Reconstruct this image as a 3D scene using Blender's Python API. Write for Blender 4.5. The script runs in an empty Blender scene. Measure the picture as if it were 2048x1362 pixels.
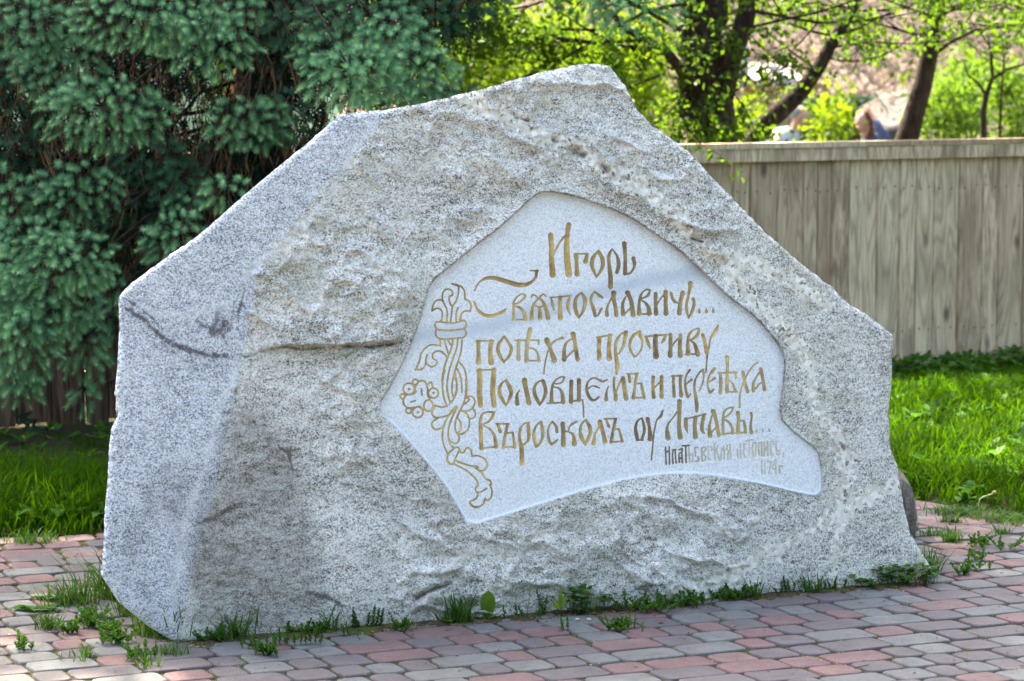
import bpy, bmesh, math, random
import numpy as np
from mathutils import Vector, Matrix

random.seed(7)
RNG = np.random.default_rng(11)
C = bpy.context.scene.collection
SC = bpy.context.scene

# ------------------------------------------------------------------ camera
CAM_H, F, PITCH = 1.5, 5700.0, math.atan(556.0 / 5700.0)
cam_data = bpy.data.cameras.new('camera')
cam = bpy.data.objects.new('camera', cam_data)
C.objects.link(cam)
cam.location = (0, 0, CAM_H)
cam.rotation_euler = (math.pi / 2 - PITCH, 0, 0)
cam_data.sensor_width = 36.0
cam_data.lens = F / 2048.0 * 36.0
cam_data.clip_start, cam_data.clip_end = 0.1, 600.0
cam_data.dof.use_dof = True
cam_data.dof.focus_distance = 7.75
cam_data.dof.aperture_fstop = 7.0
SC.camera = cam

# ------------------------------------------------------------------ light
SUN_EL, SUN_AZ = math.radians(52), math.radians(-32)     # behind the stone, a little to the left
world = bpy.data.worlds.new('World')
SC.world = world
world.use_nodes = True
wn = world.node_tree
sky = wn.nodes.new('ShaderNodeTexSky')
sky.sky_type = 'NISHITA'
sky.sun_disc = False
sky.sun_elevation = SUN_EL
sky.sun_rotation = SUN_AZ
sky.air_density = 0.6
sky.dust_density = 2.2
sky.ozone_density = 0.6
wn.nodes['Background'].inputs['Strength'].default_value = 0.15
wn.links.new(sky.outputs[0], wn.nodes['Background'].inputs['Color'])
sun_data = bpy.data.lights.new('sun', 'SUN')
sun_data.energy = 4.0
sun_data.angle = math.radians(0.55)
sun_data.color = (1.0, 0.96, 0.90)
sun = bpy.data.objects.new('sun', sun_data)
C.objects.link(sun)
SUNV = Vector((math.sin(SUN_AZ) * math.cos(SUN_EL), math.cos(SUN_AZ) * math.cos(SUN_EL), math.sin(SUN_EL)))
sun.rotation_euler = SUNV.to_track_quat('Z', 'Y').to_euler()
SC.view_settings.view_transform = 'Standard'
SC.view_settings.look = 'None'
SC.view_settings.gamma = 1.0
SC.view_settings.use_curve_mapping = False
SC.view_settings.exposure = 3.42
SC.view_settings.use_white_balance = True          # the camera's white balance, set for open shade
SC.view_settings.white_balance_temperature = 7900
SC.view_settings.white_balance_tint = 6
SC.cycles.max_bounces = 6
SC.cycles.transparent_max_bounces = 6
SC.cycles.use_denoising = True

# ------------------------------------------------------------------ picture <-> place
cp, sp = math.cos(PITCH), math.sin(PITCH)

def rays(u, v):
    cx = (np.asarray(u, float) - 1024.0) / F
    cy = (681.0 - np.asarray(v, float)) / F
    return np.stack([cx, cp + cy * sp, -sp + cy * cp], -1)

def at(u, v, t):
    d = rays(u, v)
    return np.array([0, 0, CAM_H]) + d * np.asarray(t, float)[..., None]

def V(u, v, t):
    return Vector(at(u, v, t).tolist())

def gpt(u, v, z=0.0):
    d = rays(u, v)
    return Vector(at(u, v, (z - CAM_H) / d[2]).tolist())

def atY(u, v, Y):
    d = rays(u, v)
    return Vector(at(u, v, Y / d[1]).tolist())

def project(p):
    p = np.asarray(p, float)
    q = p - np.array([0, 0, CAM_H])
    zf = q[..., 1] * cp - q[..., 2] * sp
    yu = q[..., 1] * sp + q[..., 2] * cp
    return 1024 + F * q[..., 0] / zf, 681 - F * yu / zf

# ------------------------------------------------------------------ helpers
def link(o, parent=None):
    C.objects.link(o)
    if parent is not None:
        o.parent = parent
    return o

def tag(o, label=None, cat=None, group=None, kind=None):
    if label: o['label'] = label
    if cat: o['category'] = cat
    if group: o['group'] = group
    if kind: o['kind'] = kind
    return o

def empty(name, loc=(0, 0, 0), rz=0.0):
    o = bpy.data.objects.new(name, None)
    o.location = loc
    o.rotation_euler = (0, 0, rz)
    return link(o)

def mesh_np(name, verts, faces, mat=None, parent=None, smooth=True, attrs=None):
    """verts (n,3); faces: (m,3)/(m,4) array or list of arrays"""
    me = bpy.data.meshes.new(name)
    verts = np.asarray(verts, np.float32)
    if not isinstance(faces, list): faces = [faces]
    faces = [np.asarray(f, np.int32) for f in faces if len(f)]
    nl = sum(f.size for f in faces); nf = sum(len(f) for f in faces)
    me.vertices.add(len(verts)); me.vertices.foreach_set('co', verts.ravel())
    me.loops.add(nl); me.loops.foreach_set('vertex_index', np.concatenate([f.ravel() for f in faces]))
    me.polygons.add(nf)
    tot = np.concatenate([np.full(len(f), f.shape[1], np.int32) for f in faces])
    st = np.concatenate([[0], np.cumsum(tot)[:-1]]).astype(np.int32)
    me.polygons.foreach_set('loop_start', st)
    me.polygons.foreach_set('loop_total', tot)
    me.polygons.foreach_set('use_smooth', np.full(nf, smooth))
    if attrs:
        for k, a in attrs.items():
            at_ = me.attributes.new(k, 'FLOAT', 'POINT')
            at_.data.foreach_set('value', np.asarray(a, np.float32))
    me.update(calc_edges=True)
    me.validate()
    if mat is not None: me.materials.append(mat)
    o = bpy.data.objects.new(name, me)
    return link(o, parent)

class MB:
    """collects simple solids into one mesh"""
    def __init__(s): s.v = []; s.f = []
    def add(s, vs, fs):
        n = len(s.v); s.v += [tuple(x) for x in vs]; s.f += [tuple(i + n for i in f) for f in fs]
        return s
    def box(s, c, dx, dy, dz, rz=0.0, M=None, j=0.0):
        R = M if M is not None else Matrix.Rotation(rz, 3, 'Z')
        vs = []
        for z in (-1, 1):
            for x, y in ((-1, -1), (1, -1), (1, 1), (-1, 1)):
                vs.append(Vector(c) + R @ Vector((x * dx / 2, y * dy / 2, z * dz / 2)) + Vector([random.uniform(-j, j) for _ in range(3)]))
        return s.add(vs, [(0, 3, 2, 1), (4, 5, 6, 7), (0, 1, 5, 4), (1, 2, 6, 5), (2, 3, 7, 6), (3, 0, 4, 7)])
    def tube(s, pts, rad, n=6, cap=True):
        pts = [Vector(p) for p in pts]; m = len(pts)
        if not hasattr(rad, '__len__'): rad = [rad] * m
        vs = []; fs = []
        prev = None
        for i, p in enumerate(pts):
            d = (pts[min(i + 1, m - 1)] - pts[max(i - 1, 0)]).normalized()
            if prev is None:
                a = d.orthogonal().normalized()
            else:
                a = (prev - d * prev.dot(d)).normalized()
            prev = a
            b = d.cross(a)
            for k in range(n):
                t = 2 * math.pi * k / n
                vs.append(p + (a * math.cos(t) + b * math.sin(t)) * rad[i])
        for i in range(m - 1):
            for k in range(n):
                k2 = (k + 1) % n
                fs.append((i * n + k, i * n + k2, (i + 1) * n + k2, (i + 1) * n + k))
        if cap:
            fs.append(tuple(range(n - 1, -1, -1))); fs.append(tuple((m - 1) * n + k for k in range(n)))
        return s.add(vs, fs)
    def ball(s, c, r, n=10, m=7, sc=(1, 1, 1), M=None):
        vs = []; fs = []
        for i in range(m + 1):
            th = math.pi * i / m
            for k in range(n):
                ph = 2 * math.pi * k / n
                p = Vector((math.sin(th) * math.cos(ph) * sc[0], math.sin(th) * math.sin(ph) * sc[1], math.cos(th) * sc[2])) * r
                if M is not None: p = M @ p
                vs.append(Vector(c) + p)
        for i in range(m):
            for k in range(n):
                k2 = (k + 1) % n
                fs.append((i * n + k, (i + 1) * n + k, (i + 1) * n + k2, i * n + k2))
        return s.add(vs, fs)
    def build(s, name, mat, parent=None, smooth=False):
        me = bpy.data.meshes.new(name)
        me.from_pydata([tuple(v) for v in s.v], [], s.f)
        me.update()
        if smooth:
            me.polygons.foreach_set('use_smooth', [True] * len(me.polygons))
        if mat is not None: me.materials.append(mat)
        return link(bpy.data.objects.new(name, me), parent)

# value noise in numpy
def _h(ix, iy, iz, seed):
    h = (ix.astype(np.int64) * 374761393 + iy.astype(np.int64) * 668265263 + iz.astype(np.int64) * 2147483647 + seed * 974634777) & 0xffffffff
    h = ((h ^ (h >> 13)) * 1274126177) & 0xffffffff
    h = ((h ^ (h >> 16)) * 2246822519) & 0xffffffff
    return ((h ^ (h >> 15)) & 0xffffff) / float(0xffffff)

def vnoise(p, seed=0):
    i = np.floor(p).astype(np.int64); f = p - i
    f = f * f * (3 - 2 * f)
    r = 0
    for dx in (0, 1):
        wx = f[:, 0] if dx else 1 - f[:, 0]
        for dy in (0, 1):
            wy = f[:, 1] if dy else 1 - f[:, 1]
            for dz in (0, 1):
                wz = f[:, 2] if dz else 1 - f[:, 2]
                r = r + wx * wy * wz * _h(i[:, 0] + dx, i[:, 1] + dy, i[:, 2] + dz, seed)
    return r * 2 - 1

def fbm(p, oct=4, seed=0, gain=0.5):
    r = 0; a = 1.0; s = 0
    for k in range(oct):
        r = r + a * vnoise(p * (2 ** k) + 17.3 * k, seed + k); s += a; a *= gain
    return r / s

# distances to polylines in the plane (u, v)
def seg_dist(px, py, a, b):
    ax, ay = a; bx, by = b
    dx, dy = bx - ax, by - ay
    L2 = dx * dx + dy * dy + 1e-9
    t = np.clip(((px - ax) * dx + (py - ay) * dy) / L2, 0, 1)
    return np.hypot(px - ax - t * dx, py - ay - t * dy), t

def poly_dist(px, py, pts, closed=True):
    n = len(pts); best = np.full(px.shape, 1e9); qx = np.zeros(px.shape); qy = np.zeros(px.shape)
    for i in range(n if closed else n - 1):
        a = pts[i]; b = pts[(i + 1) % n]
        d, t = seg_dist(px, py, a, b)
        m = d < best
        best = np.where(m, d, best)
        qx = np.where(m, a[0] + t * (b[0] - a[0]), qx); qy = np.where(m, a[1] + t * (b[1] - a[1]), qy)
    return best, qx, qy

def inside(px, py, pts):
    r = np.zeros(px.shape, bool); n = len(pts)
    for i in range(n):
        x1, y1 = pts[i]; x2, y2 = pts[(i + 1) % n]
        if y1 == y2: continue
        c = ((y1 > py) != (y2 > py)) & (px < (x2 - x1) * (py - y1) / (y2 - y1) + x1)
        r ^= c
    return r

def chaikin(pts, n=1, closed=True):
    for _ in range(n):
        q = []
        m = len(pts)
        for i in range(m if closed else m - 1):
            a = pts[i]; b = pts[(i + 1) % m]
            q.append((a[0] * .75 + b[0] * .25, a[1] * .75 + b[1] * .25))
            q.append((a[0] * .25 + b[0] * .75, a[1] * .25 + b[1] * .75))
        if not closed: q = [pts[0]] + q + [pts[-1]]
        pts = q
    return pts

# ------------------------------------------------------------------ materials
class NT:
    def __init__(s, name, rough=0.8, spec=0.3):
        s.m = bpy.data.materials.new(name); s.m.use_nodes = True
        s.t = s.m.node_tree; s.b = s.t.nodes['Principled BSDF']
        s.b.inputs['Roughness'].default_value = rough
        s.b.inputs['Specular IOR Level'].default_value = spec
        s.out = s.t.nodes['Material Output']
        s._c = None
    def n(s, typ, **k):
        x = s.t.nodes.new(typ)
        for a, b in k.items(): setattr(x, a, b)
        return x
    def L(s, a, b): s.t.links.new(a, b)
    def obj(s):
        if s._c is None:
            s._c = s.n('ShaderNodeTexCoord').outputs['Object']
        return s._c
    def mapped(s, sc=(1, 1, 1), rot=(0, 0, 0), rand=0.0, src=None):
        m = s.n('ShaderNodeMapping'); m.inputs['Scale'].default_value = sc; m.inputs['Rotation'].default_value = rot
        s.L(src or s.obj(), m.inputs['Vector'])
        if rand:
            oi = s.n('ShaderNodeObjectInfo'); mu = s.n('ShaderNodeMath', operation='MULTIPLY'); mu.inputs[1].default_value = rand
            s.L(oi.outputs['Random'], mu.inputs[0])
            cb = s.n('ShaderNodeCombineXYZ')
            for i in range(3): s.L(mu.outputs[0], cb.inputs[i])
            s.L(cb.outputs[0], m.inputs['Location'])
        return m.outputs[0]
    def noise(s, scale, detail=3, rough=.55, vec=None, dist=0.0):
        x = s.n('ShaderNodeTexNoise'); x.inputs['Scale'].default_value = scale; x.inputs['Detail'].default_value = detail
        x.inputs['Roughness'].default_value = rough; x.inputs['Distortion'].default_value = dist
        s.L(vec or s.obj(), x.inputs['Vector']); return x.outputs['Fac']
    def voro(s, scale, vec=None, out='Color', feature='F1'):
        x = s.n('ShaderNodeTexVoronoi', feature=feature); x.inputs['Scale'].default_value = scale
        s.L(vec or s.obj(), x.inputs['Vector']); return x.outputs[out]
    def ramp(s, fac, stops, interp='LINEAR'):
        r = s.n('ShaderNodeValToRGB'); r.color_ramp.interpolation = interp
        e = r.color_ramp.elements
        while len(e) < len(stops): e.new(0.5)
        for i, (p, c) in enumerate(stops):
            e[i].position = p
            if not hasattr(c, '__len__'): c = (c, c, c)
            e[i].color = (*c, 1)
        s.L(fac, r.inputs['Fac']); return r.outputs['Color']
    def mix(s, fac, a, b, mode='MIX'):
        x = s.n('ShaderNodeMix', data_type='RGBA', blend_type=mode)
        for sock, val in ((x.inputs['Factor'], fac), (x.inputs['A'], a), (x.inputs['B'], b)):
            if hasattr(val, 'is_linked'): s.L(val, sock)
            elif hasattr(val, '__len__'): sock.default_value = (*val, 1)
            else: sock.default_value = val
        return x.outputs['Result']
    def math(s, op, a, b=0.0, clamp=False):
        x = s.n('ShaderNodeMath', operation=op, use_clamp=clamp)
        for sock, val in ((x.inputs[0], a), (x.inputs[1], b)):
            if hasattr(val, 'is_linked'): s.L(val, sock)
            else: sock.default_value = val
        return x.outputs[0]
    def attr(s, name):
        x = s.n('ShaderNodeAttribute', attribute_name=name); return x.outputs['Fac']
    def rand(s): return s.n('ShaderNodeObjectInfo').outputs['Random']
    def col(s, c):
        if hasattr(c, 'is_linked'): s.L(c, s.b.inputs['Base Color'])
        else: s.b.inputs['Base Color'].default_value = (*c, 1)
        s._col = c
        return s
    def bump(s, h, strength=.5, dist=.01):
        x = s.n('ShaderNodeBump'); x.inputs['Strength'].default_value = strength; x.inputs['Distance'].default_value = dist
        s.L(h, x.inputs['Height']); s.L(x.outputs[0], s.b.inputs['Normal']); return s
    def translucent(s, c, fac=.45):
        t = s.n('ShaderNodeBsdfTranslucent')
        if hasattr(c, 'is_linked'): s.L(c, t.inputs['Color'])
        else: t.inputs['Color'].default_value = (*c, 1)
        m = s.n('ShaderNodeMixShader'); m.inputs[0].default_value = fac
        s.L(s.b.outputs[0], m.inputs[1]); s.L(t.outputs[0], m.inputs[2]); s.L(m.outputs[0], s.out.inputs['Surface'])
        return s
# ------------------------------------------------------------------ the inscription (centre lines and widths of the cut strokes)
def T(s, ox, oy, strokes):
    r = []
    for st in strokes:
        r.append([(ox + p[0] / s, oy + p[1] / s, (p[2] if len(p) > 2 else DW) / s) for p in st])
    return r
DW = 11.0
GL = []
def G(s, ox, oy, *glyphs):
    for g in glyphs: GL.append(T(s, ox, oy, g))

G(4.096, 930, 430,
 [[(702,165,40),(708,260,36),(708,350,38),(718,490,48)],[(850,80,38),(836,180,36),(834,330,46),(850,485,50)],[(728,320,14),(770,235,12),(815,175,14)]],
 [[(910,330,34),(915,410,28),(918,485,38)],[(895,320,10),(1005,318,10)],[(1000,325,20),(988,380,36)]],
 [[(1090,300,8),(1050,350,30),(1040,410,30),(1060,470,20),(1078,510,12)],[(1095,300,24),(1125,360,30),(1128,420,28),(1105,470,20),(1078,508,12)]],
 [[(1205,278,8),(1180,330,24),(1180,400,26),(1192,500,34),(1192,590,36)],[(1205,278,8),(1240,325,14),(1255,370,26),(1258,420,28),(1245,470,26)]],
 [[(1305,235,36),(1312,330,26),(1312,480,30)],[(1300,480,10),(1350,478,16),(1385,430,18),(1388,395,26),(1380,355,32)]],
 [[(80,620,4),(110,560,10),(170,520,22),(250,518,30),(340,545,34),(430,572,36),(500,570,30),(550,545,20),(580,510,22),(585,480,20),(592,455,20)],[(535,455,6),(600,458,10)],
  [(75,710,10),(100,770,18),(150,815,24),(210,828,24),(270,812,20),(310,795,24),(335,770,6)]])
G(4.995, 1010, 560,
 [[(200,150,10),(170,140,8),(120,170,12),(88,220,16),(80,260,12)],[(205,155,14),(185,190,18),(140,225,10),(95,245,8)],[(85,270,16),(85,330,24),(88,395,26)],[(95,262,6),(140,275,22),(180,310,28),(200,370,34),(205,395,30)],[(70,400,8),(215,398,8)]],
 [[(330,190,10),(290,240,22),(270,310,28),(265,385,40)],[(345,185,20),(385,230,28),(415,310,34),(430,380,44)],[(262,175,10),(280,148,10),(315,165,10),(335,190,12)],[(408,165,10),(385,142,10),(355,165,12),(340,190,12)],[(300,255,8),(340,270,12),(385,258,8)],[(345,275,24),(350,330,34),(350,380,42)]],
 [[(450,175,12),(550,170,12),(660,155,14)],[(460,180,10),(475,240,26),(490,300,6)],[(550,175,34),(550,280,36),(552,378,46)],[(650,165,12),(630,230,30),(630,290,24),(652,345,4)]],
 [[(765,125,8),(715,175,28),(700,250,34),(715,330,32),(738,380,12)],[(765,130,20),(795,180,36),(800,240,34),(775,320,26),(742,375,12)]],
 [[(895,115,8),(865,165,22),(860,220,22),(885,290,34),(900,360,24)],[(895,115,10),(935,150,26),(970,175,20)],[(900,365,14),(935,345,12),(955,300,24),(970,285,8)]],
 [[(1085,130,50),(1085,180,40),(1105,280,34),(1112,350,38)],[(1070,165,10),(1045,215,12),(1020,280,22),(1018,350,36)]],
 [[(1225,130,50),(1250,180,36),(1270,260,40),(1280,350,44)],[(1205,170,14),(1175,240,26),(1180,340,44)],[(1190,345,10),(1235,300,12),(1262,265,10)]],
 [[(1450,100,10),(1415,95,8),(1370,130,16),(1345,190,22),(1340,260,28),(1340,335,44)],[(1450,105,14),(1430,150,22),(1395,175,12),(1360,185,6)],[(1365,205,8),(1405,230,22),(1435,280,34),(1440,335,46)],[(1320,342,8),(1465,340,10)]],
 [[(1505,140,38),(1505,230,30),(1510,335,44)],[(1520,245,8),(1555,185,8),(1590,145,8)],[(1605,120,44),(1605,230,34),(1608,335,46)]],
 [[(1660,135,26),(1675,190,26),(1700,220,20),(1725,230,10)],[(1775,130,44),(1755,210,34),(1742,330,46)]],
 [[(1852,35,46),(1848,80,30),(1835,150,20),(1815,230,24),(1815,300,26),(1835,380,10)],[(1880,190,30),(1890,230,26),(1875,300,30),(1838,375,14)]],
 [[(1942,290,6),(1942,318,30)]],[[(2012,288,6),(2012,316,30)]],[[(2080,288,6),(2080,314,28)]])
G(3.724, 930, 620,
 [[(82,230,8),(215,232,8)],[(100,235,26),(100,310,24),(102,390,36)],[(195,235,30),(188,310,26),(195,390,40)]],
 [[(292,195,6),(255,250,22),(245,300,24),(265,350,22),(290,390,12)],[(295,200,14),(335,260,20),(345,300,20),(325,350,18),(292,385,10)]],
 [[(400,230,26),(398,300,22),(398,365,28)],[(375,228,8),(555,225,8)],[(485,145,30),(468,230,26),(458,310,26),(460,378,30)],[(550,228,10),(548,254,10)],[(470,285,8),(510,290,9),(540,320,14),(550,378,22)],[(445,380,10),(560,378,10)]],
 [[(610,225,40),(635,290,24),(665,375,38)],[(725,210,20),(680,225,10),(645,255,10),(618,310,8),(600,380,8),(590,440,8),(588,475,10)]],
 [[(805,180,36),(820,250,24),(838,365,30)],[(800,215,8),(760,240,14),(740,290,22),(738,370,32)],[(745,365,8),(790,320,8),(825,285,8)]],
 [[(980,205,8),(1095,185,8)],[(1000,210,30),(998,290,26),(1000,360,34)],[(1080,190,26),(1072,270,26),(1075,360,38)]],
 [[(1210,160,10),(1165,180,12),(1130,230,20),(1120,290,20),(1128,370,26),(1135,430,30),(1128,478,6)],[(1200,165,24),(1190,220,24),(1175,280,16),(1150,320,10),(1130,335,6)]],
 [[(1300,165,10),(1255,190,20),(1230,240,18),(1230,290,18),(1260,348,12)],[(1300,165,26),(1310,200,24),(1320,240,10),(1310,300,10),(1270,348,8)]],
 [[(1340,200,10),(1430,190,12),(1505,185,10)],[(1350,205,16),(1365,250,22),(1378,285,8)],[(1420,195,32),(1418,270,34),(1422,345,42)],[(1495,190,16),(1480,225,20),(1465,245,8)]],
 [[(1530,185,26),(1530,260,24),(1528,340,34)],[(1535,280,10),(1575,225,10),(1605,200,10)],[(1605,190,26),(1600,260,26),(1605,338,36)]],
 [[(1745,140,8),(1710,145,8),(1675,175,16),(1660,230,18),(1662,325,34)],[(1745,145,12),(1730,190,22),(1695,215,12),(1675,225,6)],[(1680,230,8),(1710,255,22),(1735,330,34)],[(1640,330,8),(1748,328,8)]],
 [[(1770,185,22),(1785,240,22),(1800,315,26)],[(1885,115,10),(1870,155,24),(1835,200,12),(1820,260,8),(1805,340,10),(1800,400,8),(1795,465,6)]])
G(6.606, 940, 720,
 [[(85,140,14),(340,125,16)],[(125,140,60),(130,250,64),(125,420,64),(140,600,60)],[(315,130,54),(305,300,62),(300,430,60),(320,600,60)]],
 [[(480,262,10),(420,310,24),(390,380,40),(395,460,46),(440,540,40),(475,605,16)],[(475,275,30),(520,350,50),(545,430,46),(525,510,36),(478,600,14)]],
 [[(720,268,66),(730,340,56),(755,450,54),(780,570,62)],[(655,400,8),(625,450,30),(620,520,44),(628,580,52)]],
 [[(960,262,10),(890,300,20),(850,370,36),(855,450,44),(895,540,40),(920,600,16)],[(965,280,46),(990,350,46),(1000,430,44),(975,510,34),(925,595,16)]],
 [[(1250,225,10),(1200,225,10),(1130,270,16),(1095,330,26),(1080,420,36),(1075,550,50)],[(1250,228,14),(1220,290,14),(1160,315,10),(1110,310,8)],[(1105,355,12),(1180,380,24),(1220,450,44),(1230,555,56)],[(1020,575,12),(1250,560,12)]],
 [[(1340,285,48),(1335,400,46),(1335,550,56)],[(1440,270,54),(1440,400,46),(1440,530,52)],[(1320,548,12),(1480,530,12)],[(1490,530,14),(1497,620,11),(1502,755,10)]],
 [[(1810,262,8),(1750,285,24),(1680,250,20),(1620,240,12),(1560,290,20),(1540,370,32),(1555,450,38),(1600,520,34),(1650,530,26),(1700,490,24)],[(1565,380,8),(1610,345,12),(1660,350,22),(1715,370,10)]],
 [[(1830,350,8),(1805,420,22),(1800,525,46)],[(1905,235,30),(1900,350,28),(1920,440,44),(1925,520,50)],[(1935,420,12),(1965,330,14),(2010,240,14)],[(2022,238,46),(2037,348,52),(2062,508,60)]])
G(6.606, 1240, 700,
 [[(95,320,12),(245,312,14)],[(120,325,30),(130,420,34)],[(225,320,40),(205,420,28),(190,540,34),(178,635,40)],[(205,450,16),(290,440,12)],[(280,445,28),(300,540,34),(320,630,36)],[(160,632,16),(335,630,14)]],
 [[(438,360,44),(435,480,36),(445,625,48)],[(455,500,10),(520,430,10)],[(550,355,44),(548,480,44),(550,620,50)]],
 [[(680,345,14),(820,338,14)],[(705,350,36),(708,470,34),(715,610,44)],[(798,345,36),(798,470,34),(808,605,46)]],
 [[(925,265,24),(885,320,22),(862,400,22),(865,500,26),(885,590,32),(900,630,20),(935,575,14)],[(875,450,14),(945,395,28)]],
 [[(1105,255,14),(1060,290,16),(1010,360,18),(985,440,24),(985,530,28),(1005,640,40),(1015,740,44),(1013,810,34)],[(1100,265,24),(1105,360,22),(1085,460,16),(1045,540,10)]],
 [[(1250,245,26),(1200,300,22),(1165,390,20),(1160,480,22),(1190,560,34),(1240,520,16)],[(1250,262,28),(1210,310,12)],[(1170,430,14),(1255,375,28)]],
 [[(1325,310,36),(1332,430,40),(1325,565,44)],[(1300,305,14),(1545,297,12)],[(1412,100,50),(1420,200,34),(1415,350,36),(1415,555,44)],[(1530,305,14),(1530,375,24)],[(1440,395,12),(1490,450,22),(1525,545,34)],[(1395,555,12),(1545,552,14)]],
 [[(1625,295,40),(1645,410,34),(1685,550,46)],[(1820,165,16),(1760,210,12),(1690,310,10),(1630,440,10),(1590,560,14),(1580,680,20),(1585,755,28)]],
 [[(1860,255,46),(1885,370,36),(1910,525,42)],[(1845,290,10),(1790,380,22),(1760,450,34),(1765,540,40)],[(1790,520,16),(1840,450,12),(1880,430,10)]])
G(6.606, 940, 810,
 [[(325,95,10),(230,95,16),(160,130,26),(135,220,34),(140,300,44),(150,575,48)],[(315,100,28),(290,170,34),(240,225,20),(175,250,10)],[(180,275,10),(260,320,24),(320,400,34),(345,550,48)],[(130,578,12),(370,550,12)]],
 [[(345,250,12),(515,250,14)],[(370,260,34),(400,355,40)],[(495,260,32),(465,400,34),(440,560,36)],[(480,375,12),(570,362,14)],[(565,370,26),(580,470,30),(590,560,36)],[(430,560,12),(605,555,12)]],
 [[(785,235,10),(720,245,10),(675,300,28),(655,380,34),(660,470,38),(680,560,56),(685,680,54),(685,770,58)],[(770,240,26),(772,310,44),(778,420,40),(755,490,28),(700,530,20)]],
 [[(940,220,12),(880,270,20),(845,360,30),(850,450,40),(875,550,34)],[(940,225,28),(958,330,40),(960,420,36),(930,500,32),(885,550,20)]],
 [[(1090,215,10),(1045,280,20),(1030,370,24),(1045,470,36),(1075,525,24)],[(1090,220,20),(1140,290,34),(1150,355,38)],[(1075,520,24),(1115,500,26),(1155,460,14)]],
 [[(1225,248,56),(1232,350,50),(1232,525,60)],[(1415,220,14),(1360,245,28),(1315,290,14),(1300,345,8)],[(1310,360,10),(1365,400,34),(1380,515,60)],[(1250,352,6),(1300,352,6)]],
 [[(1530,190,12),(1475,260,26),(1455,350,36),(1475,430,50),(1525,530,16)],[(1530,195,24),(1580,290,44),(1590,370,40),(1560,450,40),(1525,525,20)]],
 [[(1715,225,58),(1745,320,44),(1785,490,56)],[(1705,250,14),(1690,320,14),(1650,390,22),(1635,510,54)]],
 [[(1775,185,10),(1940,180,14)],[(1800,195,20),(1835,285,34)],[(1925,185,34),(1895,320,34),(1865,490,40)],[(1900,325,14),(1975,315,14)],[(1970,320,24),(1990,400,28),(2010,480,34)],[(1850,490,12),(2025,482,14)]])
G(6.606, 1250, 800,
 [[(225,240,12),(165,280,26),(140,370,36),(150,450,46),(165,525,36)],[(225,245,24),(250,330,34),(255,420,34),(222,522,30)],[(150,530,16),(240,530,16)]],
 [[(300,255,54),(320,350,36),(330,440,50),(330,520,50)],[(305,522,14),(370,500,12)],[(500,135,8),(475,210,32),(425,260,16),(400,350,14),(380,450,12),(370,580,16),(355,720,16),(350,790,12)]],
 [[(720,20,60),(720,150,50),(715,350,48),(730,490,68)],[(690,150,12),(640,230,12),(575,310,20),(555,400,40),(570,500,68)]],
 [[(785,255,14),(920,225,14),(1070,185,14)],[(805,255,44),(805,350,46),(825,425,14)],[(930,235,54),(920,350,46),(930,490,58)],[(1045,195,40),(1020,320,44),(1020,400,42),(1048,440,10)]],
 [[(1165,150,56),(1200,250,40),(1240,465,44)],[(1155,195,14),(1125,300,24),(1115,390,40),(1125,470,58)],[(1140,445,14),(1170,395,12),(1210,370,10)]],
 [[(1435,100,8),(1370,105,12),(1310,160,22),(1295,270,30),(1298,450,36)],[(1430,105,10),(1395,170,12),(1330,225,10)],[(1315,260,12),(1375,300,26),(1420,380,30),(1420,440,40)],[(1285,452,12),(1445,438,10)]],
 [[(1490,170,50),(1500,260,36),(1490,430,50)],[(1510,280,14),(1575,270,16)],[(1570,280,26),(1585,350,36),(1590,430,36)],[(1470,440,14),(1605,430,12)],[(1665,175,34),(1675,230,22),(1660,330,26),(1670,435,42)]],
 [[(1738,398,6),(1738,422,30)]],[[(1822,388,6),(1822,412,26)]],[[(1905,388,6),(1905,410,28)]])
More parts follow.
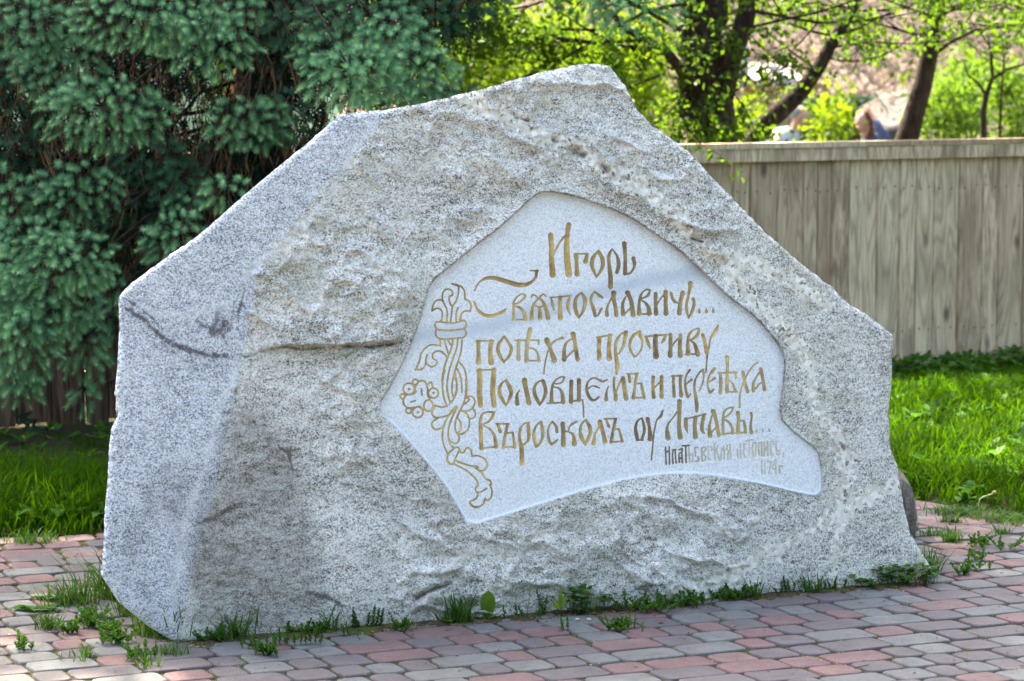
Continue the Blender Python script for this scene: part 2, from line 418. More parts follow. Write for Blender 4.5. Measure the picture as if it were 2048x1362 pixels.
G(7.877, 1320, 870,
 [[(88,195,22),(90,320,18),(97,460,22)],[(92,280,10),(140,245,12)],[(145,190,14),(148,320,16),(148,455,22)]],
 [[(205,235,12),(200,340,18),(205,450,22)],[(195,235,12),(250,230,14)],[(240,235,18),(245,340,18),(255,440,20)]],
 [[(350,215,20),(345,330,20),(352,435,24)],[(345,275,12),(300,300,16),(305,430,22)],[(305,375,10),(350,355,10)],[(295,235,7),(345,215,10)]],
 [[(350,170,14),(465,165,12)],[(405,170,16),(408,300,16),(410,435,18)]],
 [[(455,205,10),(460,320,12),(470,425,12)],[(465,330,9),(500,300,14),(515,350,12),(510,420,12)],[(465,425,10),(520,418,10)]],
 [[(550,205,12),(555,260,12),(562,330,12)],[(550,200,9),(595,198,9)],[(600,345,10),(612,400,12),(560,420,9)]],
 [[(655,200,12),(660,300,16),(665,405,16)],[(660,205,9),(710,195,12),(720,230,10),(680,285,9),(715,340,12),(712,395,12),(660,408,10)]],
 [[(795,180,14),(815,210,10),(820,240,9)],[(760,180,9),(760,230,9),(765,380,9)],[(760,392,10),(795,388,14)]],
 [[(855,130,18),(862,260,20),(865,390,22)],[(910,170,9),(890,260,9),(915,320,9),(935,400,9)]],
 [[(1000,170,10),(1015,240,18),(1015,300,14),(1010,385,9)],[(970,210,9),(960,390,9)],[(965,250,9),(1005,235,10)]],
 [[(1105,155,14),(1108,260,18),(1115,370,22)],[(1060,170,9),(1055,230,9),(1100,260,9)],[(1070,280,10),(1070,380,18)]],
 [[(1265,140,14),(1270,240,20),(1275,360,22)],[(1220,230,12),(1225,360,16)]],
 [[(1325,150,9),(1320,250,10),(1330,355,12)],[(1325,150,9),(1355,148,9)],[(1325,215,9),(1350,210,9)],[(1330,355,10),(1370,352,12)]],
 [[(1350,100,10),(1465,78,14)],[(1410,100,14),(1408,220,14),(1412,350,16)]],
 [[(1470,125,10),(1510,128,12),(1510,220,10),(1505,320,16),(1470,335,14)],[(1465,325,9),(1458,200,9),(1468,125,9)]],
 [[(1555,135,14),(1552,230,16),(1560,320,16)],[(1550,130,9),(1600,122,9)],[(1600,130,9),(1602,330,10)]],
 [[(1645,110,12),(1645,330,12)],[(1650,250,9),(1690,180,9)],[(1695,105,14),(1700,330,14)]],
 [[(1745,110,10),(1742,220,14),(1750,325,14)],[(1740,110,9),(1780,105,10),(1790,160,12)],[(1750,322,9),(1785,315,10)]],
 [[(1830,100,12),(1835,230,10),(1845,305,12)],[(1850,310,10),(1885,300,14),(1880,255,10),(1845,235,9)]],
 [[(1950,285,16),(1940,340,9)]],
 [[(1608,395,14),(1605,500,16),(1608,615,20)]],[[(1648,400,14),(1650,500,14),(1655,610,16)]],
 [[(1690,420,9),(1745,430,12),(1735,520,15),(1715,610,14)]],
 [[(1830,380,12),(1830,480,14),(1825,600,14)],[(1815,420,9),(1775,500,10),(1780,540,10),(1830,530,9)]],
 [[(1880,490,14),(1885,600,14)],[(1880,490,9),(1930,495,10)]])
def circ(cx, cy, rx, ry=None, w=11):
    ry = ry or rx
    return [(cx + rx * math.cos(a * math.pi / 6), cy + ry * math.sin(a * math.pi / 6), w) for a in range(13)]
N_LETTERS = len(GL)
def smooth_stroke(st):
    if len(st) < 3: return st
    q = []
    P = [st[0]] + list(st) + [st[-1]]
    for i in range(1, len(P) - 2):
        for k in range(4):
            t = k / 4.0
            a, b, c, d = (np.array(P[i - 1]), np.array(P[i]), np.array(P[i + 1]), np.array(P[i + 2]))
            q.append(tuple(.5 * (2 * b + (c - a) * t + (2 * a - 5 * b + 4 * c - d) * t * t + (3 * b - 3 * c + d - a) * t ** 3)))
    q.append(st[-1])
    return q
ORN = T(5.24, 780, 540, [
 [(440,430),(450,370),(480,325),(520,312),(555,320)],[(440,430,16),(480,405),(525,408),(548,445),(545,510),(530,535)],
 [(550,320),(550,260),(570,215),(610,200),(650,220),(655,260)],[(655,265),(625,280),(620,320),(640,370)],
 [(550,320),(580,380),(600,440),(595,545)],[(720,165,16),(715,250),(690,330),(655,380),(645,460),(632,545)],
 [(650,145,8),(700,158,20),(745,175,12)],[(745,170),(780,220,14),(785,300,16)],[(785,305),(830,330),(850,380,15),(840,435)],
 [(840,435,14),(790,430),(750,460),(735,530)],[(715,395,6),(695,450),(692,530)],
 [(480,545),(560,548),(640,560),(720,545),(775,530),(800,560,14),(790,600,14),(760,625)],[(470,565,14),(480,605,14),(520,630),(640,635),(760,620)],
 [(480,635),(478,680,14),(510,715,14),(600,725),(700,715),(770,705),(798,670,14),(790,630)],[(525,725),(530,800)],
 [(570,735),(590,810),(610,870,6)],[(610,735),(630,780)],
 [(530,795),(430,785),(370,820),(325,880,14),(310,950,14),(270,1045,14)],[(265,1048,14),(330,1040,15),(370,1000),(380,920),(395,890,6)],
 [(380,980),(430,1015),(480,995),(490,955),(455,930),(445,890,14),(480,855,14),(540,855),(585,900),(600,930)],
 [(660,740),(640,830,14),(600,930,15),(570,1020,15),(550,1110),(550,1220),(570,1362)],[(710,730),(700,820),(660,930),(620,1060),(600,1180),(605,1280),(625,1362)],
 [(755,735,6),(745,850),(710,970),(680,1060),(655,1170),(650,1270),(668,1340)],[(720,965),(770,1020),(800,1120),(805,1250),(800,1340)],
 [(690,1020),(730,1090,14),(750,1180),(755,1280,6)],[(680,1070,8),(683,1120,24),(700,1190),(698,1280),(672,1345)]])
DW = 9.5
ORN += T(4.54, 780, 740, [circ(172,172,52),circ(395,210,45),circ(252,385,48),circ(115,240,22),circ(230,110,25),circ(170,370,25),circ(350,325,42,52),
 [(170,172,18),(175,173,18)],[(393,210,16),(397,210,16)],[(250,384,16),(256,384,16)],
 [(225,180),(240,130),(280,98),(320,110,13),(340,160,13),(345,230,13),(365,265)],[(120,270),(150,230),(210,220),(240,190)],
 [(120,270,13),(130,320,13),(170,345),(230,340),(270,332),(300,360)],[(285,170),(290,230,5)],[(190,290),(230,280,5)],[(345,130),(375,110),(385,150)],
 [(395,340),(420,325),(470,340),(520,325)],[(400,345,13),(380,390,14),(400,425),(440,432),(520,415),(570,380,5)],
 [(520,325),(490,260),(478,180),(480,80),(500,0)],[(545,290),(520,200),(520,110),(540,0)],[(440,435),(390,470),(380,510,14),(410,540,13),(450,535),(490,510)],
 [(540,310),(580,260),(600,200),(610,130)],[(690,80),(690,200),(670,300),(630,380),(610,430)],
 [(600,330),(550,390),(500,480),(478,570),(485,670),(525,765)],[(610,340),(570,420),(535,520),(530,600),(550,680),(580,705)],
 [(690,250),(740,240),(770,280),(760,330),(735,360),(690,375),(645,372)],[(750,345),(775,390),(765,430),(720,440),(700,400),(660,375)],
 [(700,255),(720,270),(680,310,5)],[(720,440),(720,510),(690,560),(640,585),(600,560),(590,500),(605,430)],[(610,430),(640,480),(640,540),(615,575)],
 [(605,570),(630,610),(620,650),(590,670),(550,650)],[(525,765,13),(560,730),(600,705),(630,720),(600,790),(575,850),(540,850,16),(520,820,16),(525,765)],
 [(635,725),(640,750),(670,750),(695,710),(730,720),(745,780)],[(745,785),(800,780),(860,810),(885,860,13),(865,905,13),(820,915),(780,895)],
 [(590,820),(660,850),(730,870),(780,880,22),(805,888,8)],[(575,850),(680,905,13),(750,960,13),(790,1010),(800,1045)],
 [(780,895),(830,930),(870,990),(910,1005,14),(920,1040)],[(800,1048),(775,1075),(790,1110),(830,1105),(880,1075,5)],
 [(905,1045),(925,1090),(920,1150),(885,1185),(860,1165)],[(800,1130),(780,1170),(725,1200,13),(755,1240,16),(800,1245,16),(850,1215),(862,1165)]])
# ------------------------------------------------------------------ materials of the setting
def granite_material(name, panel=False):
    g = NT(name, rough=.72, spec=.35)
    gr = g.mapped((1, 1, 1))
    fol = g.mapped((1.0, 1.0, 2.6), rot=(0, math.radians(9), math.radians(-23)))
    c1 = g.voro(330 if panel else 320, gr)
    sep = g.n('ShaderNodeSeparateColor'); g.L(c1, sep.inputs[0]); r1 = sep.outputs[0]
    c2 = g.noise(210, 4, .75, gr)
    clump = g.noise(34, 4, .65, fol)
    big = g.noise(5.5, 4, .6, fol)
    k = g.math('ADD', g.math('MULTIPLY', r1, .42 if not panel else .34), g.math('MULTIPLY', c2, .72))
    k = g.math('ADD', k, g.math('MULTIPLY', g.math('SUBTRACT', clump, .5), .70 if not panel else .24))
    k = g.math('ADD', k, g.math('MULTIPLY', g.math('SUBTRACT', big, .5), .38 if not panel else .10))
    if panel:
        base = g.ramp(k, [(.20, (.23, .25, .265)), (.36, (.48, .51, .54)), (.52, (.63, .66, .685)), (.72, (.76, .775, .785))])
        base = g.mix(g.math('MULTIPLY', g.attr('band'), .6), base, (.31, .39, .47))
        base = g.mix(g.math('MULTIPLY', g.noise(3.2, 3, .6), .25), base, (.56, .56, .53))
    else:
        base = g.ramp(k, [(.22, (.030, .029, .026)), (.35, (.135, .132, .120)), (.45, (.35, .341, .312)), (.57, (.52, .508, .472)), (.78, (.78, .768, .725))])
        lich = g.ramp(g.noise(7.0, 5, .68, fol), [(.42, 0.0), (.66, 1.0)])
        lich = g.math('MULTIPLY', lich, g.attr('lichen'))
        base = g.mix(g.math('MULTIPLY', lich, .85), base, g.mix(.6, base, (.34, .32, .225)))
        base = g.mix(g.math('MULTIPLY', g.attr('fresh_sky'), .9), base, g.mix(.62, base, g.ramp(r1, [(.0, (.15, .185, .24)), (.5, (.38, .45, .57)), (1.0, (.62, .70, .84))])))  # fresher break, plus the open sky's blue light painted onto these faces
        vs_ = g.n('ShaderNodeSeparateColor'); g.L(g.voro(62), vs_.inputs[0])
        vn = g.math('ADD', g.attr('vein'), g.math('MULTIPLY', g.math('SUBTRACT', g.noise(30, 5, .75), .5), 1.7))
        vn = g.math('ADD', vn, g.math('MULTIPLY', g.math('SUBTRACT', vs_.outputs[0], .5), .55))
        vf = g.ramp(vn, [(.50, 0.0), (.57, 1.0)])
        vcol = g.ramp(g.voro(75), [(.1, (.45, .41, .33)), (.45, (.68, .65, .57)), (.8, (.84, .82, .76))])
        vcol = g.mix(g.ramp(g.noise(60, 3, .7), [(.58, 0.0), (.64, 1.0)]), vcol, (.13, .105, .08))
        base = g.mix(g.math('MULTIPLY', vf, .92), base, vcol)
        sn = g.math('ADD', g.attr('stain_shade'), g.math('MULTIPLY', g.math('SUBTRACT', g.noise(60, 5, .75), .5), 1.3))
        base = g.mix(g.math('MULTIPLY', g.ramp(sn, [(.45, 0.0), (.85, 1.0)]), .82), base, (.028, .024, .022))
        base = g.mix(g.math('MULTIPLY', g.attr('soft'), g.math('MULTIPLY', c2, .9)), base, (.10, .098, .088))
        base = g.mix(g.math('MULTIPLY', g.attr('weather_shade'), .85), base, g.mix(g.math('MULTIPLY', clump, .9), (.07, .056, .042), base))
        base = g.mix(g.math('MULTIPLY', g.attr('worn'), .38), base, (.66, .67, .67))
        pits = g.ramp(g.noise(26, 5, .8, fol), [(.655, 0.0), (.70, 1.0)])
        base = g.mix(g.math('MULTIPLY', pits, .55), base, (.05, .045, .04))
        base = g.mix(g.attr('cut'), base, g.ramp(c2, [(.3, (.52, .56, .62)), (.7, (.70, .73, .77))]))
    if panel:
        cutm = g.ramp(g.attr('cut'), [(.42, 0.0), (.54, 1.0)])
        gold = g.ramp(g.noise(38, 3, .7), [(.30, (.13, .075, .035)), (.44, (.36, .22, .085)), (.56, (.60, .395, .14)), (.72, (.76, .56, .27))])
        gold = g.mix(g.ramp(g.attr('tone'), [(.0, 1.0), (.45, 0.0)]), gold, (.14, .08, .05))
        gold = g.mix(g.ramp(g.attr('tone'), [(.5, 0.0), (1.0, .75)]), gold, (.62, .52, .26))
        cutm = g.math('MULTIPLY', cutm, g.attr('keep'))
        gold = g.mix(g.ramp(g.noise(5.5, 2, .5), [(.40, 0.0), (.62, 1.0)]), gold, g.mix(.5, gold, (.50, .38, .12)))
        gold = g.mix(g.ramp(g.noise(4.1, 2, .5, g.mapped((1, 1, 1), rot=(1, 2, 1))), [(.45, 0.0), (.65, 1.0)]), gold, g.mix(.55, gold, (.12, .09, .06)))
        gold = g.mix(g.math('MULTIPLY', g.ramp(g.attr('cut'), [(.52, 1.0), (.8, 0.0)]), .75), gold, (.20, .125, .045))
        base = g.mix(cutm, base, gold)
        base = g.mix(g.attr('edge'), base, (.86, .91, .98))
    g.col(base)
    h = g.math('ADD', g.math('MULTIPLY', c2, .5), g.math('MULTIPLY', g.noise(70, 5, .75), .9))
    g.bump(h, .25 if panel else .85, .0015 if panel else .006)
    return g.m

M_ROCK = granite_material('granite_rough')
M_PANEL = granite_material('granite_polished', True)

# ------------------------------------------------------------------ the boulder
SIL = [(237,597),(239,641),(235,729),(229,788),(238,824),(222,857),(218,890),(217,935),(210,1019),(206,1103),(202,1150),(238,1205),(300,1255),(345,1282),(400,1285),(492,1276),
       (610,1272),(803,1275),(939,1270),(1041,1270),(1143,1256),(1245,1247),(1283,1244),(1440,1232),(1523,1212),(1647,1198),(1730,1190),(1821,1168),(1862,1136),(1850,1115),
       (1821,1070),(1807,1012),(1796,950),(1794,929),(1781,900),(1776,830),(1781,781),(1786,685),(1785,670),(1764,652),(1728,626),(1698,609),(1662,573),(1632,550),(1599,526),
       (1571,500),(1524,459),(1465,396),(1421,352),(1385,312),(1361,290),(1306,253),(1269,213),(1251,173),(1232,147),(1218,131),(1196,128),(1159,129),(1104,140),(1030,158),
       (975,176),(920,189),(847,206),(773,220),(700,226),(683,228),(668,239),(624,279),(551,338),(477,400),(404,466),(356,500),(341,509),(257,571)]
PAN = [(751,820),(787,760),(812,710),(835,650),(850,600),(858,566),(905,527),(950,491),(1000,453),(1045,411),(1072,387),(1090,381),(1130,387),(1180,400),(1249,427),(1300,459),(1357,498),
       (1400,538),(1432,568),(1460,596),(1500,622),(1532,655),(1565,699),(1570,722),(1567,760),(1558,832),(1580,857),(1610,880),(1636,899),(1643,940),(1643,992),(1600,986),(1545,972),
       (1491,961),(1430,950),(1373,945),(1310,949),(1260,956),(1182,976),(1120,995),(1054,1015),(1000,1032),(938,1051),(915,1010),(890,966),(838,904),(787,848)]
PANS = chaikin(PAN, 1)
rs = random.Random(3)

def plane_t(u, v, P, N):
    d = rays(u, v); N = np.asarray(N, float)
    return float(np.dot(np.array(P) - np.array([0, 0, CAM_H]), N)) / (d @ N)

def yawlean(yaw, lean):
    y, l = math.radians(yaw), math.radians(lean)
    return np.array([math.sin(y) * math.cos(l), -math.cos(y) * math.cos(l), math.sin(l)])

N1 = yawlean(23, 9); P1 = (-.12, 7.64, .25)
A_, M_ = gpt(349, 1256), gpt(1041, 1243)
R1, R2 = gpt(1440, 1206), gpt(1850, 1116)
def yaw_of(a, b): return math.degrees(math.atan2(b.y - a.y, b.x - a.x))
N2 = yawlean(yaw_of(A_, M_), -6); P2 = tuple(M_)
N3 = yawlean(yaw_of(R1, R2), 7); P3 = tuple(R1)
def plane3(a, b, c):
    n = (Vector(b) - Vector(a)).cross(Vector(c) - Vector(a)).normalized()
    if n.y > 0: n = -n
    return np.array(n), tuple(a)
EV = (-.715, 7.47, .73)
N4, P4 = plane3(A_, gpt(204, 1148), EV)
N5, P5 = plane3((-.705, 7.50, .93), (-.43, 7.655, 1.25), at(257, 604, 8.72))

def smax(a, b, k):
    h = np.clip(.5 + .5 * (a - b) / k, 0, 1)
    return b * (1 - h) + a * h + k * h * (1 - h)

def panel_t(u, v):
    return plane_t(u, v, P1, N1) + .012

def rock_t(u, v):
    t = smax(plane_t(u, v, P1, N1), plane_t(u, v, P2, N2), .10)
    t = smax(t, plane_t(u, v, P3, N3), .10)
    t = smax(t, plane_t(u, v, P4, N4), .016)
    t = smax(t, plane_t(u, v, P5, N5), .014)
    return t

VEIN = [(940,205),(1000,225),(1060,258),(1110,283),(1160,308),(1208,337),(1253,355),(1300,382),(1340,412),(1385,455),(1420,500),(1450,540),(1480,575),(1530,625),(1585,680),(1615,730),(1628,790),(1645,840),(1675,880),(1690,920),(1697,960),(1690,1010)]
VEIN2 = [(1790,972),(1740,995),(1690,1022),(1640,1048),(1590,1075),(1540,1105),(1480,1140),(1420,1165),(1360,1190),(1310,1205)]
VEIN3 = [(1690,1010),(1675,1060),(1668,1110),(1670,1150)]
VEIN4 = [(1400,470),(1440,505),(1500,520),(1560,555),(1610,580),(1660,610)]
CRACKS = [([(252,617),(290,640),(315,668),(345,688),(385,702),(420,712),(456,711)], 4, .030),
          ([(489,575),(485,600),(479,620),(475,660)], 2.2, .02), ([(440,618),(432,640),(425,665)], 5, .012),
          ([(478,722),(495,724),(515,720)], 3, .02), ([(490,716),(520,704),(545,697),(575,694),(602,700)], 2.7, .02), ([(605,700),(650,695),(690,692),(740,694),(800,686)], 2.4, .015), ([(255,600),(275,612),(310,640)], 3, .02), ([(395,640),(410,655),(440,660),(455,690)], 2.4, .015),
          ([(558,895),(575,903),(600,897)], 2, .012), ([(577,900),(580,920),(586,942)], 2, .015),
          ([(405,1044),(440,1031),(462,1014),(492,1004)], 4, .025), ([(835,1195),(860,1182),(900,1168)], 3.5, .02),
          ([(615,1185),(660,1197),(690,1215)], 4, .02), ([(1105,280),(1115,284)], 3, .02), ([(1152,306),(1166,312)], 5, .03), ([(1205,333),(1213,342)], 4, .02),
          ([(1250,354),(1258,358)], 3.5, .02), ([(1386,478),(1405,483)], 3, .02), ([(807,365),(812,375)], 2.2, .015), ([(1680,885),(1688,900)], 3, .02),
          ([(912,1220),(930,1212),(950,1206)], 5, .02), ([(1030,235),(1060,243)], 1.6, .01)]
VALLEY = [(520,800),(560,860),(590,930),(610,1010),(622,1100),(650,1200),(690,1270)]
LEDGE = [(246,612),(290,640),(345,688),(385,702),(456,711),(500,712),(575,690),(680,690),(800,680)]

def build_rock(root):
    S = 3.0
    us = np.arange(186, 1884, S); vs = np.arange(110, 1302, S)
    U, Vv = np.meshgrid(us, vs)
    sil = []
    n = len(SIL)
    for i in range(n):                                  # a broken, not a drawn, outline
        a, b = SIL[i], SIL[(i + 1) % n]
        L = math.hypot(b[0] - a[0], b[1] - a[1]); m = max(1, int(L / 9))
        for k in range(m):
            f = k / m
            amp = 1.3 if a[1] < 1150 else .3
            sil.append((a[0] + (b[0] - a[0]) * f + rs.uniform(-amp, amp), a[1] + (b[1] - a[1]) * f + rs.uniform(-amp, amp)))
    d, qx, qy = poly_dist(U, Vv, sil); ins = inside(U, Vv, sil); d = np.where(ins, d, -d)
    keep_out = d > -S * 1.45
    snap = keep_out & (d < S * .6)
    U2 = np.where(snap, qx, U); V2 = np.where(snap, qy, Vv)
    dp, px, py = poly_dist(U2, V2, PANS); pin = inside(U2, V2, PANS); dp = np.where(pin, dp, -dp)   # + inside the panel
    snp = (np.abs(dp) < S * .55)
    U2 = np.where(snp, px, U2); V2 = np.where(snp, py, V2); dp = np.where(snp, 0, dp)
    keep = keep_out & (dp < S * 1.8)
    d = np.maximum(np.where(snap, 0, d), 0)
    idx = -np.ones(U.shape, int); idx[keep] = np.arange(keep.sum())
    u, v, dd, dpan = U2[keep], V2[keep], d[keep], dp[keep]
    t0 = rock_t(u, v)
    p = at(u, v, t0)
    rot = np.array([[math.cos(.4), math.sin(.4), 0], [-math.sin(.4), math.cos(.4), 0], [0, 0, 1]])
    q = p @ rot.T
    qf = q * np.array([1.0, 1.0, 1.5]); qf[:, 2] += q[:, 0] * .35 + .12 * fbm(q * 3, 2, 19)
    disp = .036 * fbm(q * 2.6, 3, 1) + .030 * fbm(qf * 7, 3, 5) * np.clip(.75 + (v - 650) / 700, .6, 1.4) + .0085 * fbm(qf * 26, 3, 9) + .0052 * fbm(q * 80, 2, 14, .7)
    ridged = 1 - np.abs(fbm(qf * 6.5, 3, 31)) * 2.2
    disp = disp + .017 * np.clip(ridged, 0, 1) ** 3
    cell = np.floor(fbm(q * 3.3, 2, 88) * 5 + .5) / 5; disp = disp + .018 * cell       # terraces left by flakes that broke away
    near = np.clip((-dpan) / 55.0, 0, 1); near = near * near * (3 - 2 * near)
    face45 = plane_t(u, v, P5, N5) - t0
    smoothf = np.clip((face45 + .02) / .03, 0, 1)       # the sloping upper face broke off flatter
    sidef = np.clip((plane_t(u, v, P4, N4) - t0 + .04) / .03, 0, 1)
    disp = disp * (1 + .9 * sidef) + .02 * sidef * fbm(np.stack([q[:, 0] * 5, q[:, 1] * 5, q[:, 2] * 2.2], -1), 3, 35)
    disp = disp * (.22 + .78 * near) * (1 - .5 * smoothf)
    t = t0 - disp                                       # + disp = towards the eye
    # hollow in the lower left of the front
    dv, _, _ = poly_dist(u, v, chaikin(VALLEY, 2, False), False)
    left = (u < np.interp(v, [a[1] for a in VALLEY], [a[0] for a in VALLEY]))
    w = np.where(left, 105.0, 42.0)
    fade = np.clip((v - 790) / 80, 0, 1)
    t = t + .12 * np.exp(-(dv / w) ** 2) * fade
    # the foot: broken knobs and an undercut
    kn = np.zeros(len(u))
    for kx, ky, kr, kd in ((600, 1195, 46, .05), (480, 1215, 60, .03), (700, 1225, 50, -.035), (870, 1185, 38, .02), (400, 1225, 40, -.03), (1275, 1205, 40, -.03), (1050, 1215, 60, -.02), (1720, 1150, 40, -.03)):
        kn = kn + kd * np.exp(-((u - kx) ** 2 + ((v - ky) * 1.5) ** 2) / kr ** 2)
    t = t - kn
    dip, _, _ = poly_dist(u, v, [(440, 1060), (520, 1090), (600, 1110)], False)
    t = t + .03 * np.exp(-(dip / 60) ** 2)
    # the step under the chipped corner
    dl, lx, ly = poly_dist(u, v, LEDGE, False)
    fl = np.clip((860 - u) / 260, 0, 1)
    t = t + np.where(v > ly, .045 * np.exp(-dl / 60.0), -.016 * np.exp(-dl / 22.0)) * fl
    seam = np.where((v > ly - 2) & (u < 500), np.exp(-(np.maximum(v - ly, 0) / (9.0 + 7 * fbm(p * 7, 2, 95))) ** 2), 0) * np.clip((u - 245) / 60, 0, 1) * np.clip(.75 + fbm(p * 16, 3, 93), 0, 1.3)
    t = t + .095 * seam
    stain_shade = np.zeros(len(u)); soft = np.zeros(len(u))
    for pts, wd, dep in CRACKS:
        dc, _, _ = poly_dist(u, v, pts, False)
        dc = np.abs(dc + 3.5 * fbm(p * 34, 3, 103)) * .9 + .9 * (1 + fbm(p * 22, 2, 107)) * wd * .45
        wd = wd * (2.0 if wd >= 4 else 1.5)
        k = np.exp(-(np.maximum(dc, 0) / wd) ** 2)
        t = t + dep * 1.1 * k
        stain_shade = np.maximum(stain_shade, np.exp(-(np.maximum(dc, 0) / (wd * 1.2)) ** 2) * .9)
        soft = np.maximum(soft, .35 * np.exp(-dc / 26.0) * (dep > .012))
    stain_shade = np.maximum(stain_shade, .85 * np.clip(seam, 0, 1))  # gap under the ledge darkened too, its shadow painted in
    rimshade = np.exp(-((dpan + 1.0) / 3.2) ** 2) * np.where((v < 800) | ((u > 1450) & (v < 915) & (v > 840)), 1, 0) * np.clip(.9 + .8 * fbm(p * 18, 2, 97), .25, 1.2) * np.clip((v < 800) * (.35 + (u > 1100) * .5 + (v < 600) * .3), .35, 1.0)  # shadow under the panel's upper rim, painted into the surface colour
    stain_shade = np.maximum(stain_shade, rimshade * .75)
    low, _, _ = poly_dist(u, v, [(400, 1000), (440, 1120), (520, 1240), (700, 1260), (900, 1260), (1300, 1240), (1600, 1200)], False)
    soft = np.maximum(soft, .42 * np.exp(-(low / 75) ** 2))  # foot darkened: dirt plus the overhang's shade painted in
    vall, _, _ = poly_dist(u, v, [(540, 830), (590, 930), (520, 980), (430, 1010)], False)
    soft = np.maximum(soft, .32 * np.exp(-(vall / 60) ** 2))  # shade inside the hollow painted in as a dark blotch
    for cx, cy, r, s in ((470, 1020, 45, .45), (450, 650, 26, .8), (432, 665, 16, .9), (330, 690, 22, .5), (385, 735, 40, .45), (440, 735, 26, .5), (435, 765, 14, .6), (520, 1000, 40, .5), (560, 880, 30, .5), (1150, 305, 14, .8), (1110, 284, 9, .8), (1210, 337, 10, .8), (1395, 480, 12, .6), (1688, 893, 10, .7), (620, 1130, 50, .3), (400, 1215, 40, .3), (1275, 1120, 40, .12)):
        stain_shade = np.maximum(stain_shade, s * np.exp(-((u - cx) ** 2 + (v - cy) ** 2) / r ** 2))
    vein = np.zeros(len(u))
    wob = 16 * fbm(p * 11, 4, 41)
    for pts, wd in ((VEIN, 17), (VEIN2, 17), (VEIN3, 9), (VEIN4, 12)):
        dc, _, _ = poly_dist(u, v, pts, False)
        vein = np.maximum(vein, np.clip(1.0 - .5 * np.abs(dc + wob) / wd, 0, 1))
    t = t - .005 * np.clip(vein - .35, 0, 1) * fbm(p * 55, 3, 55) * 2
    lichen = np.clip(.5 + 1.2 * fbm(p * np.array([2.2, 2.2, 3.2]), 2, 71), 0, 1) * np.where(plane_t(u, v, P4, N4) > t0 - .03, .35, 1.0) * (1 - .85 * smoothf)
    # the rim stands proud of the sunk panel
    pt = panel_t(u, v)
    upper = np.clip((1000 - v) / 500, 0, 1)
    proud = .007 + .017 * upper
    rim = np.clip(1 + dpan / 40.0, 0, 1)
    rim = rim * rim
    t = np.where(dpan <= 0, np.minimum((pt - proud) * rim + t * (1 - rim), pt - .003), pt + .010)
    worn = np.zeros(len(u))
    for pts in ([(752,238),(735,265),(700,310),(660,390),(610,445),(560,492),(520,527),(488,556)], [(478,722),(462,770),(440,810),(424,880),(404,951),(370,1046),(353,1137),(343,1240)], [(280,610),(320,628),(385,627),(455,612)]):
        dc, _, _ = poly_dist(u, v, pts, False)
        worn = np.maximum(worn, np.exp(-((dc + 5 * fbm(p * 20, 2, 61)) / 7.5) ** 2))
    weather_shade = np.zeros(len(u))
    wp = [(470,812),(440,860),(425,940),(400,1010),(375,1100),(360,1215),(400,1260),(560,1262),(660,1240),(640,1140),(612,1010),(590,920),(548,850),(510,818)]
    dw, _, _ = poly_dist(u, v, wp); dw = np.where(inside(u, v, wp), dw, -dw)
    weather_shade = np.clip(.5 + (dw + 22 * fbm(p * 9, 3, 66)) / 50, 0, 1)  # weathered brown, with the hollow's shade painted in
    weather_shade = np.maximum(weather_shade * 1.0, .75 * np.clip(fbm(qf * 4.1, 4, 67) * 1.4 + .25, 0, 1) * np.clip((v - 880) / 120, 0, 1) * np.clip((1500 - u) / 300, .25, 1))  # streaked dirt that also paints in the darker light below the overhang
    cut = np.where((dpan >= -1.2) & ((v > 935) | ((u < 940) & (v > 825))), .85, 0.0)
    # rounded where the outline turns away
    Rr = 16.0 + 8 * fbm(p * 4, 2, 77)
    e = np.clip(1 - dd / np.maximum(Rr, 6), 0, 1)
    t = t + np.where(v < 1150, .013, .012) * (1 - np.sqrt(1 - np.minimum(e, .999) ** 2))
    front = at(u, v, t)
    global CONTACT
    cu = np.arange(340, 1866, 6); cvv = []
    for c0 in cu:
        mm = (np.abs(u - c0) < 5) & (front[:, 2] > 0) & (dd > 3)
        cvv.append(v[mm].max() if mm.any() else 1200)
    CONTACT = (cu.astype(float), np.array(cvv))
    # cells
    a, b, c_, d_ = idx[:-1, :-1], idx[:-1, 1:], idx[1:, 1:], idx[1:, :-1]
    ok = (a >= 0) & (b >= 0) & (c_ >= 0) & (d_ >= 0)
    F1 = np.stack([a[ok], d_[ok], c_[ok], b[ok]], -1)
    # back: a coarser sheet, swelling out behind the outline (0.7 m thick)
    m = len(u)
    S2 = 24.0
    ub = np.arange(186, 1884, S2); vb = np.arange(110, 1302, S2)
    ob = chaikin(SIL, 1)
    UB, VB = np.meshgrid(ub, vb)
    db, bx, by = poly_dist(UB, VB, ob); ib = inside(UB, VB, ob); db = np.where(ib, db, -db)
    kb = db > -S2 * 1.45; sb = kb & (db < S2 * .6)
    UB = np.where(sb, bx, UB); VB = np.where(sb, by, VB); db = np.where(sb, 0, np.maximum(db, 0))
    ix = -np.ones(UB.shape, int); ix[kb] = np.arange(kb.sum())
    uu, vv2, d2 = UB[kb], VB[kb], db[kb]
    tb = rock_t(uu, vv2) + .040 + .72 * (1 - np.exp(-d2 / 90.0)) * np.clip(1.3 - .35 * (1100 - vv2) / 900, .8, 1.3)
    pb = at(uu, vv2, tb); tb = tb + np.where(d2 > 0, .08 * fbm(pb * 3, 3, 91), 0)
    back = at(uu, vv2, tb)
    a, b, c_, d_ = ix[:-1, :-1], ix[:-1, 1:], ix[1:, 1:], ix[1:, :-1]
    ok = (a >= 0) & (b >= 0) & (c_ >= 0) & (d_ >= 0)
    F2 = np.stack([a[ok], b[ok], c_[ok], d_[ok]], -1) + m
    z = np.zeros(len(uu))
